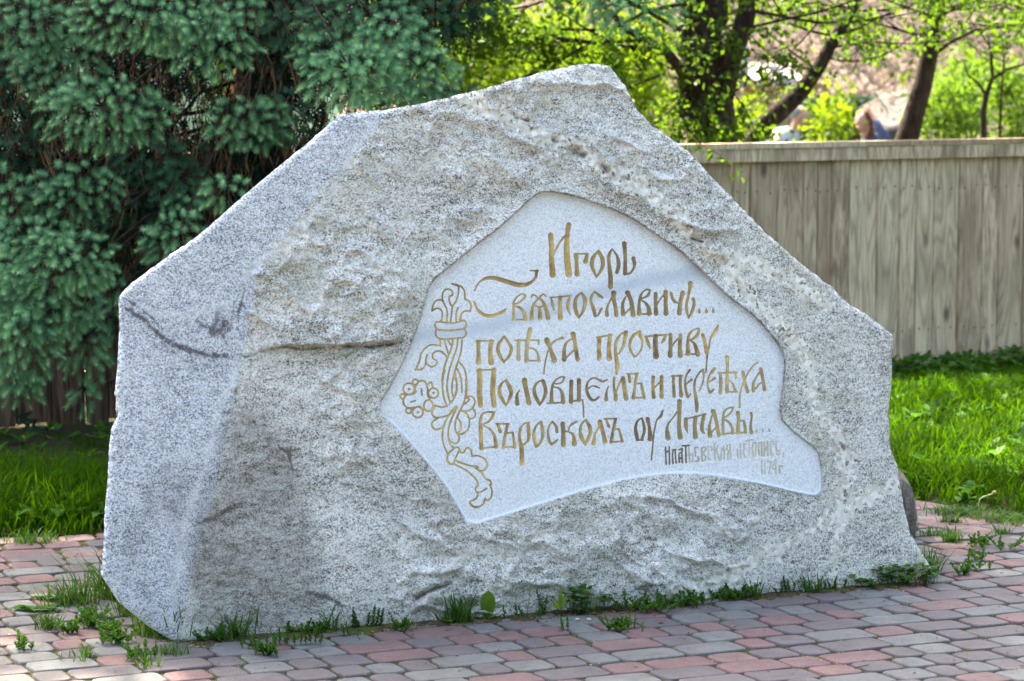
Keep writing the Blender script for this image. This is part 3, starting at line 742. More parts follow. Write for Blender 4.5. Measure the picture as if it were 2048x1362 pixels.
    mesh_np('rock_body', np.concatenate([front, back]), np.concatenate([F1, F2]), M_ROCK, root, True,
            dict(vein=np.concatenate([vein, z]), stain_shade=np.concatenate([stain_shade, z]), soft=np.concatenate([soft, z]),
                 worn=np.concatenate([worn, z]), weather_shade=np.concatenate([weather_shade, z + .3]), fresh_sky=np.concatenate([np.maximum(smoothf, (plane_t(u, v, P4, N4) > t0 - .03) * .8), z]),
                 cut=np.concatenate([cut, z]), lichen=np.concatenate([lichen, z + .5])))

def build_panel(root):
    S = 1.5
    us = np.arange(742, 1656, S); vs = np.arange(372, 1062, S)
    U, Vv = np.meshgrid(us, vs)
    d, qx, qy = poly_dist(U, Vv, PANS); ins = inside(U, Vv, PANS); d = np.where(ins, d, -d)
    keep = d > -3.2
    # cut depth
    cutd = np.full(U.shape, -9.0); gid = np.full(U.shape, -1)
    rough = .55 * vnoise(np.stack([U.ravel() / 3.3, Vv.ravel() / 3.3, 0 * U.ravel()], -1), 5).reshape(U.shape)
    def carve(strokes, k, flat, minw=2.0):
        for st in strokes:
            st = smooth_stroke(st)
            for (x1, y1, w1), (x2, y2, w2) in zip(st[:-1], st[1:]):
                r = max(w1, w2) / 2 + 3
                i0 = max(0, int((min(y1, y2) - r - vs[0]) / S)); i1 = min(len(vs), int((max(y1, y2) + r - vs[0]) / S) + 2)
                j0 = max(0, int((min(x1, x2) - r - us[0]) / S)); j1 = min(len(us), int((max(x1, x2) + r - us[0]) / S) + 2)
                if i0 >= i1 or j0 >= j1: continue
                uu = U[i0:i1, j0:j1]; vv = Vv[i0:i1, j0:j1]
                dist, t = seg_dist(uu, vv, (x1, y1), (x2, y2))
                hw = np.maximum((w1 + (w2 - w1) * t), minw) / 2
                val = hw - dist
                sub = cutd[i0:i1, j0:j1]; g = gid[i0:i1, j0:j1]
                m = val > sub
                sub[m] = val[m]; g[m & (val > -.6)] = k
    for k, gl in enumerate(GL): carve(gl, k, True, 2.4)
    carve(ORN, 1000, False, 2.5)
    cv = cutd + .45 + rough * .6 * (cutd > -2)
    dep = np.clip(cv, 0, 6) * .00125
    pt = panel_t(U, Vv)
    P = at(U, Vv, pt)
    t = pt + dep + .0012 * fbm(P.reshape(-1, 3) * 5, 2, 3).reshape(U.shape) + .0004 * fbm(P.reshape(-1, 3) * 60, 2, 8).reshape(U.shape)
    # worn shoulder at the foot of the upper rim
    cut = np.clip(.5 + cv / 3.0, 0, 1)
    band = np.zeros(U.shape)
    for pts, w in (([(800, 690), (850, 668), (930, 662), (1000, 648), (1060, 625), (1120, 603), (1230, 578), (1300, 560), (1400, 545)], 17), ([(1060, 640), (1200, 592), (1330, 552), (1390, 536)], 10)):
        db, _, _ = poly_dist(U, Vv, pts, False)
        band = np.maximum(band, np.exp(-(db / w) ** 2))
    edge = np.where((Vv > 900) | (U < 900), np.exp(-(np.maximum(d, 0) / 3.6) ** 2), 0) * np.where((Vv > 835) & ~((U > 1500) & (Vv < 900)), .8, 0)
    idx = -np.ones(U.shape, int); idx[keep] = np.arange(keep.sum())
    V3 = at(U, Vv, t)[keep]
    tones = np.full(1001, .5); keeps = np.ones(1001); gr_ = random.Random(8)
    for k, gl in enumerate(GL):
        pp = [p for st in gl for p in st]; gx = sum(p[0] for p in pp) / len(pp); gy = sum(p[1] for p in pp) / len(pp)
        tn = .45 + gr_.uniform(-.12, .12)
        if gy > 880 and gx > 1325: tn = .02 if gx < 1376 else .75; keeps[k] = 1.0 if gx < 1376 else gr_.uniform(.45, .75)
        elif 1285 > gx > 1262 and gy > 830 or (1290 < gx < 1320 and gy > 830): tn = .12
        elif gx > 1320 and gy > 790: tn = .8
        elif gx > 1400 and 730 < gy < 800: tn = .75
        elif 1030 < gx < 1080 and 670 < gy < 740: tn = .95
        elif gx < 1010 and gy < 640: tn = .85
        elif gy < 650 and gx > 1150: tn = .25
        if gx > 1500 and 840 < gy < 880: keeps[k] = .6
        tones[k] = tn
    gg = gid.copy()
    for _ in range(2):
        for ax, sh in ((0, 1), (0, -1), (1, 1), (1, -1)):
            rl = np.roll(gg, sh, ax); gg = np.where(gg < 0, rl, gg)
    gg = np.clip(gg, -1, 1000); tone = np.where(gg >= 0, tones[gg], .5); kp = np.where(gg >= 0, keeps[gg], 1.0)
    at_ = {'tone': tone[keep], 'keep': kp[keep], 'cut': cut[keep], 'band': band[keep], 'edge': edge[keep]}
    a, b, c_, d_ = idx[:-1, :-1], idx[:-1, 1:], idx[1:, 1:], idx[1:, :-1]
    ok = (a >= 0) & (b >= 0) & (c_ >= 0) & (d_ >= 0)
    g = gid[:-1, :-1][ok]; cc = (cutd[:-1, :-1] + cutd[1:, 1:])[ok] * .5
    g = np.where(cc > -.4, g, -1)
    Q = np.stack([a[ok], d_[ok], c_[ok], b[ok]], -1)
    for k in [-1] + list(range(len(GL))) + [1000]:
        f = Q[g == k]
        if not len(f): continue
        u_, inv = np.unique(f, return_inverse=True)
        par = root if k == -1 else pan
        nm = 'inscription_panel' if k == -1 else ('carved_letter' if k < 1000 else 'carved_ornament')
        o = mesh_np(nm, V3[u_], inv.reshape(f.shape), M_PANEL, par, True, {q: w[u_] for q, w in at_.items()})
        if k == -1: pan = o

def build_boulder():
    root = empty('inscribed_boulder', (0, 0, 0))
    tag(root, 'big grey granite boulder with a smooth sunk panel of gold lettering and carved scroll', 'boulder')
    build_rock(root)
    build_panel(root)
    # the dark rock that shows behind its right foot
    r2 = empty('side_rock'); tag(r2, 'small dark brown rock tucked behind the right foot of the lettered boulder', 'rock')
    bm = bmesh.new(); bmesh.ops.create_icosphere(bm, subdivisions=5, radius=1.0)
    co = np.array([v.co[:] for v in bm.verts])
    g = gpt(1795, 1100)
    c = at(1772, 1030, g.y + .42)
    co = co * np.array([.098, .15, .135])
    co = co * (1 + .22 * fbm(co * 8, 3, 4)[:, None]) + np.array([c[0], c[1], .085])
    co[:, 2] += .3 * (co[:, 0] - c[0]) * -1
    for i, v in enumerate(bm.verts): v.co = co[i]
    bm.to_mesh(me := bpy.data.meshes.new('side_rock_body')); bm.free()
    k = NT('brown_rock', .9, .2)
    k.col(k.ramp(k.math('ADD', k.math('MULTIPLY', k.noise(18, 5, .7), .6), k.math('MULTIPLY', k.noise(120, 3, .7), .4)), [(.35, (.035, .028, .022)), (.52, (.12, .10, .085)), (.7, (.36, .34, .31))]))
    k.bump(k.noise(60, 5, .7), .8, .01)
    me.materials.append(k.m)
    me.polygons.foreach_set('use_smooth', [True] * len(me.polygons))
    bpy.data.objects.remove(r2)
    r2 = bpy.data.objects.new('side_rock', me); link(r2)
    tag(r2, 'small dark brown rock tucked behind the right foot of the lettered boulder', 'rock')
build_boulder()
# ------------------------------------------------------------------ ground, paving
EDGE = [(-6, 7.6), (-4, 8.2), (-3, 8.55), (-1.6, 8.93), (-1.2, 9.06), (-.3, 9.65), (.5, 10.0), (1.1, 10.02), (1.45, 9.68), (1.75, 9.2), (2.1, 8.75), (2.6, 8.2), (3.4, 7.5), (5, 6.6)]
EDGES = chaikin(EDGE, 2, False)
ex = np.array([p[0] for p in EDGES]); ey = np.array([p[1] for p in EDGES])
def edge_y(x): return np.interp(x, ex, ey)

def ground_z(x, y):
    x = np.asarray(x, float); y = np.asarray(y, float)
    h = np.clip((y - edge_y(x)) / .4, 0, 1) * .012
    back = np.clip((y - 17) / 6, 0, 1); h = h - .35 * back * np.clip((34 - y) / 10, 0, 1)
    h = h + np.clip((y - 40) / 30, 0, 1) ** 1.3 * 9.0
    return h

gm = NT('soil_and_turf', .95, .1)
n1 = gm.noise(9, 6, .7); n2 = gm.noise(120, 4, .7)
soil = gm.ramp(n2, [(.3, (.018, .013, .009)), (.5, (.05, .036, .024)), (.72, (.13, .09, .055))])
turf = gm.ramp(n2, [(.3, (.012, .03, .006)), (.7, (.04, .08, .015))])
gm.col(gm.mix(gm.ramp(n1, [(.45, 0.0), (.6, 1.0)]), soil, turf)); gm.bump(n2, .8, .02)
def build_ground():
    xs = np.concatenate([np.arange(-120, -8, 8), np.arange(-8, 8, .25), np.arange(8, 121, 8)])
    ys = np.concatenate([np.arange(-60, 5, 5), np.arange(5, 18, .2), np.arange(18, 45, 1.5), np.arange(45, 161, 8)])
    X, Y = np.meshgrid(xs, ys)
    P = np.stack([X.ravel(), Y.ravel(), ground_z(X.ravel(), Y.ravel())], -1)
    near = (P[:, 1] > edge_y(P[:, 0])) & (P[:, 1] < 18)
    P[:, 2] += np.where(near, .012 * fbm(P * 3, 3, 8), 0) - .012
    P[:, 2] += np.where((P[:, 1] < edge_y(P[:, 0]) + .15) & (P[:, 1] > 3), -.06, 0)
    n = len(xs); i = np.arange(len(ys) - 1)[:, None] * n + np.arange(n - 1)[None, :]
    Fq = np.stack([i, i + 1, i + 1 + n, i + n], -1).reshape(-1, 4)
    o = mesh_np('ground', P, Fq, gm.m); tag(o, 'dark soil and turf round the paving', kind='structure')
build_ground()

# bedding of the paving
bd = NT('joint_sand', .95, .1)
b2 = bd.noise(160, 4, .7); b1 = bd.noise(11, 5, .65)
bd.col(bd.mix(bd.ramp(b1, [(.46, 0.0), (.58, 1.0)]), bd.ramp(b2, [(.3, (.018, .013, .009)), (.55, (.07, .052, .034)), (.75, (.20, .15, .10))]), bd.ramp(b2, [(.3, (.02, .03, .006)), (.7, (.11, .14, .03))])))
bd.bump(b2, 1.0, .006)
def pave_material(name, c, var):
    k = NT(name, .85, .25)
    v = k.mapped((1, 1, 1), rand=37.0)
    n = k.noise(230, 3, .75, v); big = k.noise(9, 4, .6, v)
    f = k.math('ADD', k.math('MULTIPLY', n, .7), k.math('MULTIPLY', big, .45))
    a = tuple(x * .72 for x in c); b = tuple(min(1, x * 1.30 + .02) for x in c)
    base = k.ramp(f, [(.38, a), (.58, c), (.78, b)])
    base = k.mix(k.math('MULTIPLY', k.rand(), var), base, (.125, .11, .095))
    base = k.mix(k.ramp(k.noise(320, 2, .6, v), [(.70, 0.0), (.76, 1.0)]), base, (.55, .53, .50))
    base = k.mix(k.math('MULTIPLY', k.ramp(k.noise(28, 4, .7, v), [(.50, 0.0), (.72, 1.0)]), .5), base, (.06, .052, .036))
    k.col(base); k.bump(n, .5, .0018)
    return k.m
PAVE = [pave_material('paver_red', (.138, .082, .082), .2), pave_material('paver_violet', (.098, .084, .089), .22), pave_material('paver_grey', (.116, .120, .119), .2)]

def paver_geo(L, W, r):
    """rounded, tumbled block, top at z = 0"""
    g = .0046
    hx, hy = L / 2 - g, W / 2 - g
    out = []
    for cx, cy, a0 in ((1, 1, 0), (-1, 1, 90), (-1, -1, 180), (1, -1, 270)):
        rr = .015 + r.uniform(0, .011)
        for k in range(3):
            a = math.radians(a0 + 45 * k)
            out.append((cx * (hx - rr) + rr * math.cos(a) + r.uniform(-.001, .001), cy * (hy - rr) + rr * math.sin(a) + r.uniform(-.001, .001)))
    vs = []; fs = []
    for sc, z in ((0, -.035), (0, -.0045), (.0022, -.0012), (.0055, 0.0)):
        for x, y in out:
            l = math.hypot(x, y); vs.append((x * (1 - sc / l), y * (1 - sc / l), z))
    n = 12
    for q in range(3):
        for k in range(n):
            k2 = (k + 1) % n
            fs.append((q * n + k, q * n + k2, (q + 1) * n + k2, (q + 1) * n + k))
    fs.append(tuple(3 * n + k for k in range(n)))
    return vs, fs

def build_paving():
    rp = random.Random(5)
    th = math.radians(24.3); e1 = Vector((math.cos(th), math.sin(th), 0)); e2 = Vector((-math.sin(th), math.cos(th), 0))
    W = .12
    foot = [(-.78, 7.82), (0, 7.9), (.6, 8.2), (1.05, 8.8), (1.0, 8.95), (.2, 8.7), (-1.0, 8.3)]
    lib = {}
    for L in (.09, .12, .18):
        for c in range(3):
            for q in range(3):
                vs, fs = paver_geo(L, W, rp)
                me = bpy.data.meshes.new('paver'); me.from_pydata(vs, [], fs); me.update()
                me.polygons.foreach_set('use_smooth', [len(p.vertices) == 4 for p in me.polygons]); me.materials.append(PAVE[c])
                lib[(L, c, q)] = (me, vs, fs)
    items = []
    o = Vector((-.3, 7.0, 0))
    for r in range(-40, 60):
        s = -8 + rp.uniform(0, .1)
        lastc = -1
        while s < 8:
            L = rp.choices((.09, .12, .18), (.40, .32, .28))[0]
            ctr = o + e1 * (s + L / 2) + e2 * (r * W + .004 * math.sin(s * 1.3 + r))
            s += L
            c = rp.choices((0, 1, 2), (.27, .33, .40))[0]
            if c == lastc and rp.random() < .45: c = (c + rp.choice((1, 2))) % 3
            lastc = c
            y_e = float(edge_y(ctr.x))
            if ctr.y > y_e - .30 or ctr.y < 2.5 or abs(ctr.x) > 5: continue
            items.append((L, c, ctr, th + rp.gauss(0, .012)))
    # border: three red courses following the edge of the lawn
    dx = np.gradient(ex); dy = np.gradient(ey)
    seg = np.hypot(np.diff(ex), np.diff(ey)); cum = np.concatenate([[0], np.cumsum(seg)])
    for row in range(3):
        off = .05 + row * W
        s = rp.uniform(0, .1)
        while s < cum[-1]:
            L = rp.choices((.09, .12, .18), (.3, .35, .35))[0]
            m = s + L / 2; s += L * (1.0 if row < 2 else 1.0)
            x = float(np.interp(m, cum, ex)); y = float(np.interp(m, cum, ey))
            tx = float(np.interp(m, cum, dx)); ty = float(np.interp(m, cum, dy)); l = math.hypot(tx, ty); tx, ty = tx / l, ty / l
            ctr = Vector((x + ty * off, y - tx * off, 0))
            if abs(ctr.x) > 5: continue
            items.append((L, 0 if rp.random() < .93 else 1, ctr, math.atan2(ty, tx) + rp.gauss(0, .01)))
    vis = []
    for it in items:
        c = it[2]
        u, v = project((c.x, c.y, 0))
        hid = bool(inside(np.array([c.x]), np.array([c.y]), foot)[0])
        if hid: continue
        inview = -60 < u < 2110 and 0 < v < 1400
        # is it behind the boulder?
        if inview and bool(inside(np.array([float(u)]), np.array([float(v)]), SIL)[0]) and v < np.interp(float(u), *CONTACT) - 12: inview = False
        vis.append((0 if inview else 1, c.y, it))
    vis.sort(key=lambda a: (a[0], a[1]))
    root = empty('paving', (0, 0, 0)); tag(root, 'paving of tumbled red, violet and grey concrete blocks', kind='structure')
    xs = np.arange(-5, 5.01, .1)
    top = edge_y(xs) + .02; vs = [(x, 2.4, -.0075) for x in xs] + [(x, y, -.0075) for x, y in zip(xs, top)]
    n = len(xs)
    mesh_np('joint_bed', vs, np.array([(i, i + 1, i + 1 + n, i + n) for i in range(n - 1)]), bd.m, root)
    rest_v = {0: [], 1: [], 2: []}; rest_f = {0: [], 1: [], 2: []}
    for i, (_, _, (L, c, ctr, a)) in enumerate(vis):
        me, vv, ff = lib[(L, c, rp.randrange(3))]
        z = rp.uniform(-.0022, .0018); tx, ty = rp.gauss(0, .008), rp.gauss(0, .008)
        if i < 300:
            ob = bpy.data.objects.new('paver', me); link(ob, root)
            ob.location = (ctr.x, ctr.y, z); ob.rotation_euler = (tx, ty, a)
        else:
            M = Matrix.Translation((ctr.x, ctr.y, z)) @ Matrix.Rotation(a, 4, 'Z') @ Matrix.Rotation(tx, 4, 'X') @ Matrix.Rotation(ty, 4, 'Y')
            b = len(rest_v[c])
            rest_v[c] += [tuple(M @ Vector(p)) for p in vv]; rest_f[c] += [tuple(k + b for k in f) for f in ff]
    me = bpy.data.meshes.new('further_pavers'); V_, F_, mi = [], [], []
    for c in range(3):
        b = len(V_); V_ += rest_v[c]; F_ += [tuple(k + b for k in f) for f in rest_f[c]]; mi += [c] * len(rest_f[c])
    me.from_pydata(V_, [], F_); me.update()
    for c in range(3): me.materials.append(PAVE[c])
    me.polygons.foreach_set('material_index', mi); me.polygons.foreach_set('use_smooth', [len(p.vertices) == 4 for p in me.polygons])
    tag(link(bpy.data.objects.new('further_pavers', me), root), kind='stuff')
    print('pavers', len(vis), 'in view', sum(1 for a in vis if a[0] == 0))
build_paving()

def build_soil_strip():
    # earth and moss gathered against the foot of the stone
    cu, cv = CONTACT
    u = np.arange(346, 1858, 3.0); v = np.interp(u, cu, np.convolve(np.pad(cv, 3, mode='edge'), np.ones(7) / 7, 'valid'))
    V_, F_ = [], []
    rows = [(-26, -.012), (-10, .004), (-2, .0062), (4, .0045), (9, -.004)]
    nz = vnoise(np.stack([u / 22, 0 * u, 0 * u], -1), 3); nz2 = vnoise(np.stack([u / 6, 0 * u, 0 * u], -1), 9)
    for k, (dv, z) in enumerate(rows):
        vv = v + (dv if dv < 0 else dv * (1 + .8 * nz) + 1.5 * nz2)
        dr = rays(u, vv); t = -CAM_H / dr[:, 2]
        V_.append(np.stack([dr[:, 0] * t, dr[:, 1] * t, np.full(len(u), z) + .0012 * nz2 * (k in (1, 2, 3))], -1))
    n = len(u)
    for k in range(len(rows) - 1):
        i = np.arange(n - 1) + k * n
        F_.append(np.stack([i, i + n, i + n + 1, i + 1], -1))
    tag(mesh_np('soil_strip', np.concatenate(V_), np.concatenate(F_), bd.m, None, True), 'earth and moss gathered at the boulder foot', kind='structure')
build_soil_strip()

# fallen bud scales, crumbs
def build_litter():
    n = 9000
    x = RNG.uniform(-1.7, 1.9, n); y = RNG.uniform(6.9, 9.9, n)
    # gather along the foot of the stone
    k = n // 3
    fu = RNG.uniform(345, 1862, k); fv = np.interp(fu, *CONTACT) + np.abs(RNG.normal(0, 9, k)) - 1
    dr = rays(fu, fv); tt = -CAM_H / dr[:, 2]; x[:k] = dr[:, 0] * tt; y[:k] = dr[:, 1] * tt
    a = RNG.uniform(0, 6.28, n); L = RNG.uniform(.002, .0065, n) * np.where(RNG.random(n) < .06, 2.0, 1.0); W_ = L * RNG.uniform(.3, .6, n)
    z = RNG.uniform(-.006, .001, n)
    V_ = []
    for sx, sy, dz in ((-1, 0, 0), (0, -1, .0018), (1, 0, 0), (0, 1, .0018)):
        lx, ly = sx * L, sy * W_
        V_.append(np.stack([x + lx * np.cos(a) - ly * np.sin(a), y + lx * np.sin(a) + ly * np.cos(a), z + dz], -1))
    P = np.stack(V_, 1).reshape(-1, 3); q = np.arange(n)[:, None] * 4 + np.arange(4)[None]
    m = NT('bud_scale', .8, .2); m.col(m.ramp(m.noise(30, 2), [(.4, (.10, .055, .03)), (.5, (.30, .15, .06)), (.62, (.42, .27, .13))]))
    o = mesh_np('plant_litter', P, q, m.m, None, False); tag(o, 'brown bud scales scattered on the paving', kind='stuff')
    # pebbles
build_litter()
# ------------------------------------------------------------------ foliage materials
def leaf_material(name, dark, light, trans, fac=.45, rough=.5, tip=None):
    k = NT(name, rough, .06)
    r = k.noise(3.1, 3, .7); r2 = k.noise(40, 2, .6)
    c = k.ramp(k.math('ADD', k.math('MULTIPLY', r, .5), k.math('MULTIPLY', r2, .5)), [(.38, dark), (.62, light)])
    tc = k.mix(.5, c, trans)
    if tip:
        c = k.mix(k.attr('tip'), c, tip); tc = k.mix(k.attr('tip'), tc, tip)
    k.col(c); k.translucent(tc, fac)
    return k.m
M_GRASS = leaf_material('grass_blade', (0.004, 0.027, 0.0008), (0.02, 0.072, 0.0015), (0.075, 0.20, 0.002), .55, .8, (0.06, 0.14, 0.004))
M_NEEDLE = leaf_material('spruce_needle', (.030, .115, .068), (.095, .26, .145), (.10, .26, .10), .2, .55, (.38, .64, .28))
M_LEAF = leaf_material('tree_leaf', (0.01364, 0.0434, 0.00496), (0.0341, 0.0868, 0.00868), (0.1488, 0.2604, 0.0124), .55, .45)
M_LEAF2 = leaf_material('spring_leaf', (0.0385, 0.088, 0.0044), (0.0825, 0.154, 0.00825), (0.209, 0.286, 0.011), .55, .45)
M_LEAF3 = leaf_material('shrub_leaf', (0.022, 0.066, 0.0055), (0.0605, 0.132, 0.011), (0.154, 0.2475, 0.022), .5, .5)
M_DARKLEAF = leaf_material('shade_leaf', (0.018, 0.048, 0.009), (0.036, 0.084, 0.015), (0.12, 0.216, 0.018), .5, .5)
M_DRY = leaf_material('dry_leaf', (0.143, 0.1045, 0.0825), (0.242, 0.187, 0.154), (0.231, 0.176, 0.121), .3, .8)
bk = NT('bark', .95, .1)
bk.col(bk.ramp(bk.noise(26, 5, .7, bk.mapped((1, 1, .25))), [(.35, (.012, .009, .007)), (.55, (.034, .025, .019)), (.75, (.09, .07, .052))])); bk.bump(bk.noise(30, 5, .7, bk.mapped((1, 1, .3))), 1.0, .02)
M_BARK = bk.m
tw = NT('spruce_twig', .9, .1); tw.col(tw.ramp(tw.noise(20, 2), [(.4, (.05, .028, .018)), (.6, (.17, .085, .045))])); M_TWIG = tw.m
pt_ = NT('dry_twig', .95, .1); pt_.col(pt_.ramp(pt_.noise(1.2, 3), [(.35, (.08, .06, .05)), (.65, (.19, .145, .125))])); M_DRYTWIG = pt_.m

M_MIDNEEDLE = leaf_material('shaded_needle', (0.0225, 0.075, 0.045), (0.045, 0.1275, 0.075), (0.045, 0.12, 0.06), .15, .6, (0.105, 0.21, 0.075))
M_OLDSHADENEEDLE = leaf_material('old_shade_needle', (0.0072, 0.021, 0.0132), (0.018, 0.042, 0.024), (0.018, 0.042, 0.018), .15, .7)  # old inner growth, darkened further to paint in the crown's inner shade
# ------------------------------------------------------------------ grass blades
def blades(x, y, z, h, w, lean, az, bend):
    """arrays -> verts, tris; each blade 3 segments tapering to a point"""
    n = len(x)
    dirx, diry = np.cos(az), np.sin(az)
    sx, sy = -np.sin(az), np.cos(az)
    P = []
    for f, wf in ((0, .8), (.4, 1.0), (.75, .65)):
        off = lean * h * f + bend * h * f * f
        zz = z + h * f * (1 - .25 * bend * f)
        for s in (-.5, .5):
            P.append(np.stack([x + dirx * off + sx * w * wf * s, y + diry * off + sy * w * wf * s, zz], -1))
    off = lean * h + bend * h
    P.append(np.stack([x + dirx * off, y + diry * off, z + h * (1 - .35 * bend)], -1))
    P = np.stack(P, 1).reshape(-1, 3)
    b = np.arange(n)[:, None] * 7
    Fq = np.concatenate([b + np.array([0, 1, 3, 2]), b + np.array([2, 3, 5, 4])]); Ft = b + np.array([4, 5, 6])
    tip = np.tile(np.array([0, 0, .2, .2, .5, .5, 1.0]), n)
    return P, [Fq, Ft], tip

def broadleaf(c, az, L, W, rise, n=4, droop=.5, curl=.25):
    """one soft blade of leaf, folded on its midrib: verts, faces"""
    vs, fs = [], []
    d = Vector((math.cos(az), math.sin(az), 0)); s = Vector((-d.y, d.x, 0))
    for i in range(n + 1):
        f = i / n
        wd = W * math.sin(math.pi * min(1, .12 + f * .88)) ** .8 * .5
        p = Vector(c) + d * (L * f * math.cos(rise)) + Vector((0, 0, L * f * math.sin(rise) - droop * L * f * f))
        up = Vector((0, 0, wd * curl))
        vs += [p - s * wd + up, p, p + s * wd + up]
    for i in range(n):
        a = i * 3
        fs += [(a, a + 1, a + 4, a + 3), (a + 1, a + 2, a + 5, a + 4)]
    return vs, fs

def build_lawn():
    def patch(n, x0, x1, y0, y1, hm, keep=None):
        x = RNG.uniform(x0, x1, n); y = RNG.uniform(y0, y1, n)
        m = y > edge_y(x) + RNG.uniform(-.03, .06, n)
        if keep is not None: m &= keep(x, y)
        x, y = x[m], y[m]; n = len(x)
        cl = fbm(np.stack([x * 3, y * 3, 0 * x], -1), 3, 3)
        h = hm * RNG.uniform(.5, 1.15, n) * (1 + .5 * cl)
        h = h * np.clip(.35 + (y - edge_y(x)) / .35, .35, 1) * np.clip((11.8 + (x + 1.88) * .6116 - y) / 1.6, .35, 1)
        return blades(x, y, ground_z(x, y) - .012, h, RNG.uniform(.0035, .0075, n), RNG.uniform(.05, .5, n), RNG.uniform(0, 6.283, n), RNG.uniform(.1, .8, n))
    fence_y = lambda x: 11.8 + (x + 1.88) * .6116
    K = []
    K.append(patch(42000, 1.0, 3.2, 9.0, 14.6, .10, lambda x, y: (y < fence_y(x) - .35) & (x > .155 * y - .35)))
    K.append(patch(8500, -2.6, -.7, 8.8, 10.1, .16, lambda x, y: (y < 9.95 + .25 * np.sin(x * 3)) & (x < -.9)))
    K.append(patch(9000, -.9, 1.6, 9.8, 13.5, .10, lambda x, y: (y < fence_y(x) - .3)))
    K.append(patch(9000, 3.2, 6.5, 6.5, 16, .12, lambda x, y: (y < fence_y(x) - .35)))
    K.append(patch(2500, -6, -2.6, 7.5, 10.2, .12))
    K.append(patch(1500, -2.6, -1.0, 10.1, 11.4, .10, lambda x, y: vnoise(np.stack([x * 2, y * 2, 0 * x], -1), 4) > .1))
    V_, Q, Tt, tip = [], [], [], []; b = 0
    for P, (q, t), tp in K:
        V_.append(P); Q.append(q + b); Tt.append(t + b); tip.append(tp); b += len(P)
    o = mesh_np('lawn_grass', np.concatenate(V_), [np.concatenate(Q), np.concatenate(Tt)], M_GRASS, None, True, {'tip': np.concatenate(tip) * .8})
    tag(o, 'rough green grass growing between paving and fence', 'grass', kind='stuff')
    # broad leaved weeds in the lawn and at the foot of the fence
    r = random.Random(12); vs, fs = [], []
    def rosette(x, y, L, k, up=.7):
        z = float(ground_z(x, y)) + r.uniform(0, .03)
        for i in range(k):
            v, f = broadleaf((x, y, z), r.uniform(0, 6.28), L * r.uniform(.7, 1.2), L * r.uniform(.3, .5), r.uniform(.3, 1.2) * up, 3, r.uniform(.1, .5))
            b = len(vs); vs.extend(v); fs.extend([tuple(q + b for q in t) for t in f])
    for i in range(260):
        x = r.uniform(1.35, 3.2); y = r.uniform(9.6, 14.2)
        if y > edge_y(x) + .1 and y < fence_y(x) - .2: rosette(x, y, r.uniform(.05, .11), r.randint(4, 7))
    for i in range(240):                                  # along the fence
        x = r.uniform(1.2, 3.3); y = fence_y(x) - abs(r.gauss(.08, .28)) - .05
        rosette(x, y, r.uniform(.04, .075), r.randint(4, 8), 1.0)
    for i in range(90):
        x = r.uniform(-2.4, -1.1); y = r.uniform(9.1, 10.0)
        if y > edge_y(x): rosette(x, y, r.uniform(.07, .14), r.randint(3, 6))
    for i in range(40): rosette(r.uniform(-2.2, -1.0), r.uniform(10.4, 11.7), r.uniform(.05, .09), 5)
    o = mesh_np('lawn_weeds', [tuple(v) for v in vs], np.array(fs), M_DARKLEAF if False else M_GRASS2, None, True)
    tag(o, 'broad leaved weeds among the grass and along the fence', 'weeds', kind='stuff')
M_GRASS2 = leaf_material('weed_leaf', (0.0225, 0.0825, 0.01125), (0.06, 0.1575, 0.0225), (0.12, 0.27, 0.03), .4, .5)
build_lawn()

# ------------------------------------------------------------------ weeds on the paving
class Wd:
    def __init__(s): s.v = []; s.f = []
    def add(s, v, f):
        b = len(s.v); s.v += [tuple(p) for p in v]; s.f += [tuple(i + b for i in t) for t in f]
    def grass(s, c, n, h, w, spread, r, lean=.35, bend=.5):
        x = np.array([c[0] + r.gauss(0, spread) for _ in range(n)]); y = np.array([c[1] + r.gauss(0, spread) for _ in range(n)])
        H = np.array([h * r.uniform(.45, 1.1) for _ in range(n)])
        az = np.array([r.uniform(0, 6.28) for _ in range(n)])
        P, (q, t), tp = blades(x, y, np.full(n, c[2] - .006), H, np.array([w * r.uniform(.7, 1.2) for _ in range(n)]), np.array([lean * r.uniform(.1, 1.6) for _ in range(n)]), az, np.array([bend * r.uniform(.2, 1.5) for _ in range(n)]))
        s.add(P.tolist(), q.tolist() + t.tolist())
    def leaf(s, *a, **k): s.add(*broadleaf(*a, **k))
    def sprig(s, c, h, r, lw=.007, lean=None):
        """upright knotweed-like sprig: stem with whorls of little leaves"""
        lean = lean or (r.gauss(0, .25), r.gauss(0, .25))
        k = max(4, int(h / .0055))
        top = Vector(c) + Vector((lean[0] * h, lean[1] * h, h))
        mb = MB().tube([Vector(c), top], [.0011, .0006], 3); s.add(mb.v, [f[:3] if len(f) == 3 else f for f in mb.f])
        for i in range(k):
            f = (i + 1) / k
            p = Vector(c).lerp(top, f); L = lw * (1.25 - .5 * f) * r.uniform(.8, 1.3)
            for q in range(3):
                a = i * 1.3 + q * 2.1 + r.uniform(-.3, .3)
                s.leaf(p, a, L * 1.5, L * .95, .55 + f * .6, 1 if False else 2, .1, .15)
    def creep(s, c, n, spread, r, lw=.009):
        for i in range(n):
            s.sprig((c[0] + r.gauss(0, spread), c[1] + r.gauss(0, spread * .8), c[2]), r.uniform(.012, .04), r, lw, (r.gauss(0, .9), r.gauss(0, .9)))
    def build(s, name, label, cat, group=None, mat=None):
        me = bpy.data.meshes.new(name); me.from_pydata(s.v, [], s.f); me.update()
        me.polygons.foreach_set('use_smooth', [True] * len(me.polygons))
        me.materials.append(mat or M_GRASS2)
        return tag(link(bpy.data.objects.new(name, me)), label, cat, group)
M_WEEDG = leaf_material('tuft_blade', (0.021, 0.07, 0.0084), (0.056, 0.14, 0.021), (0.126, 0.266, 0.028), .4, .5)
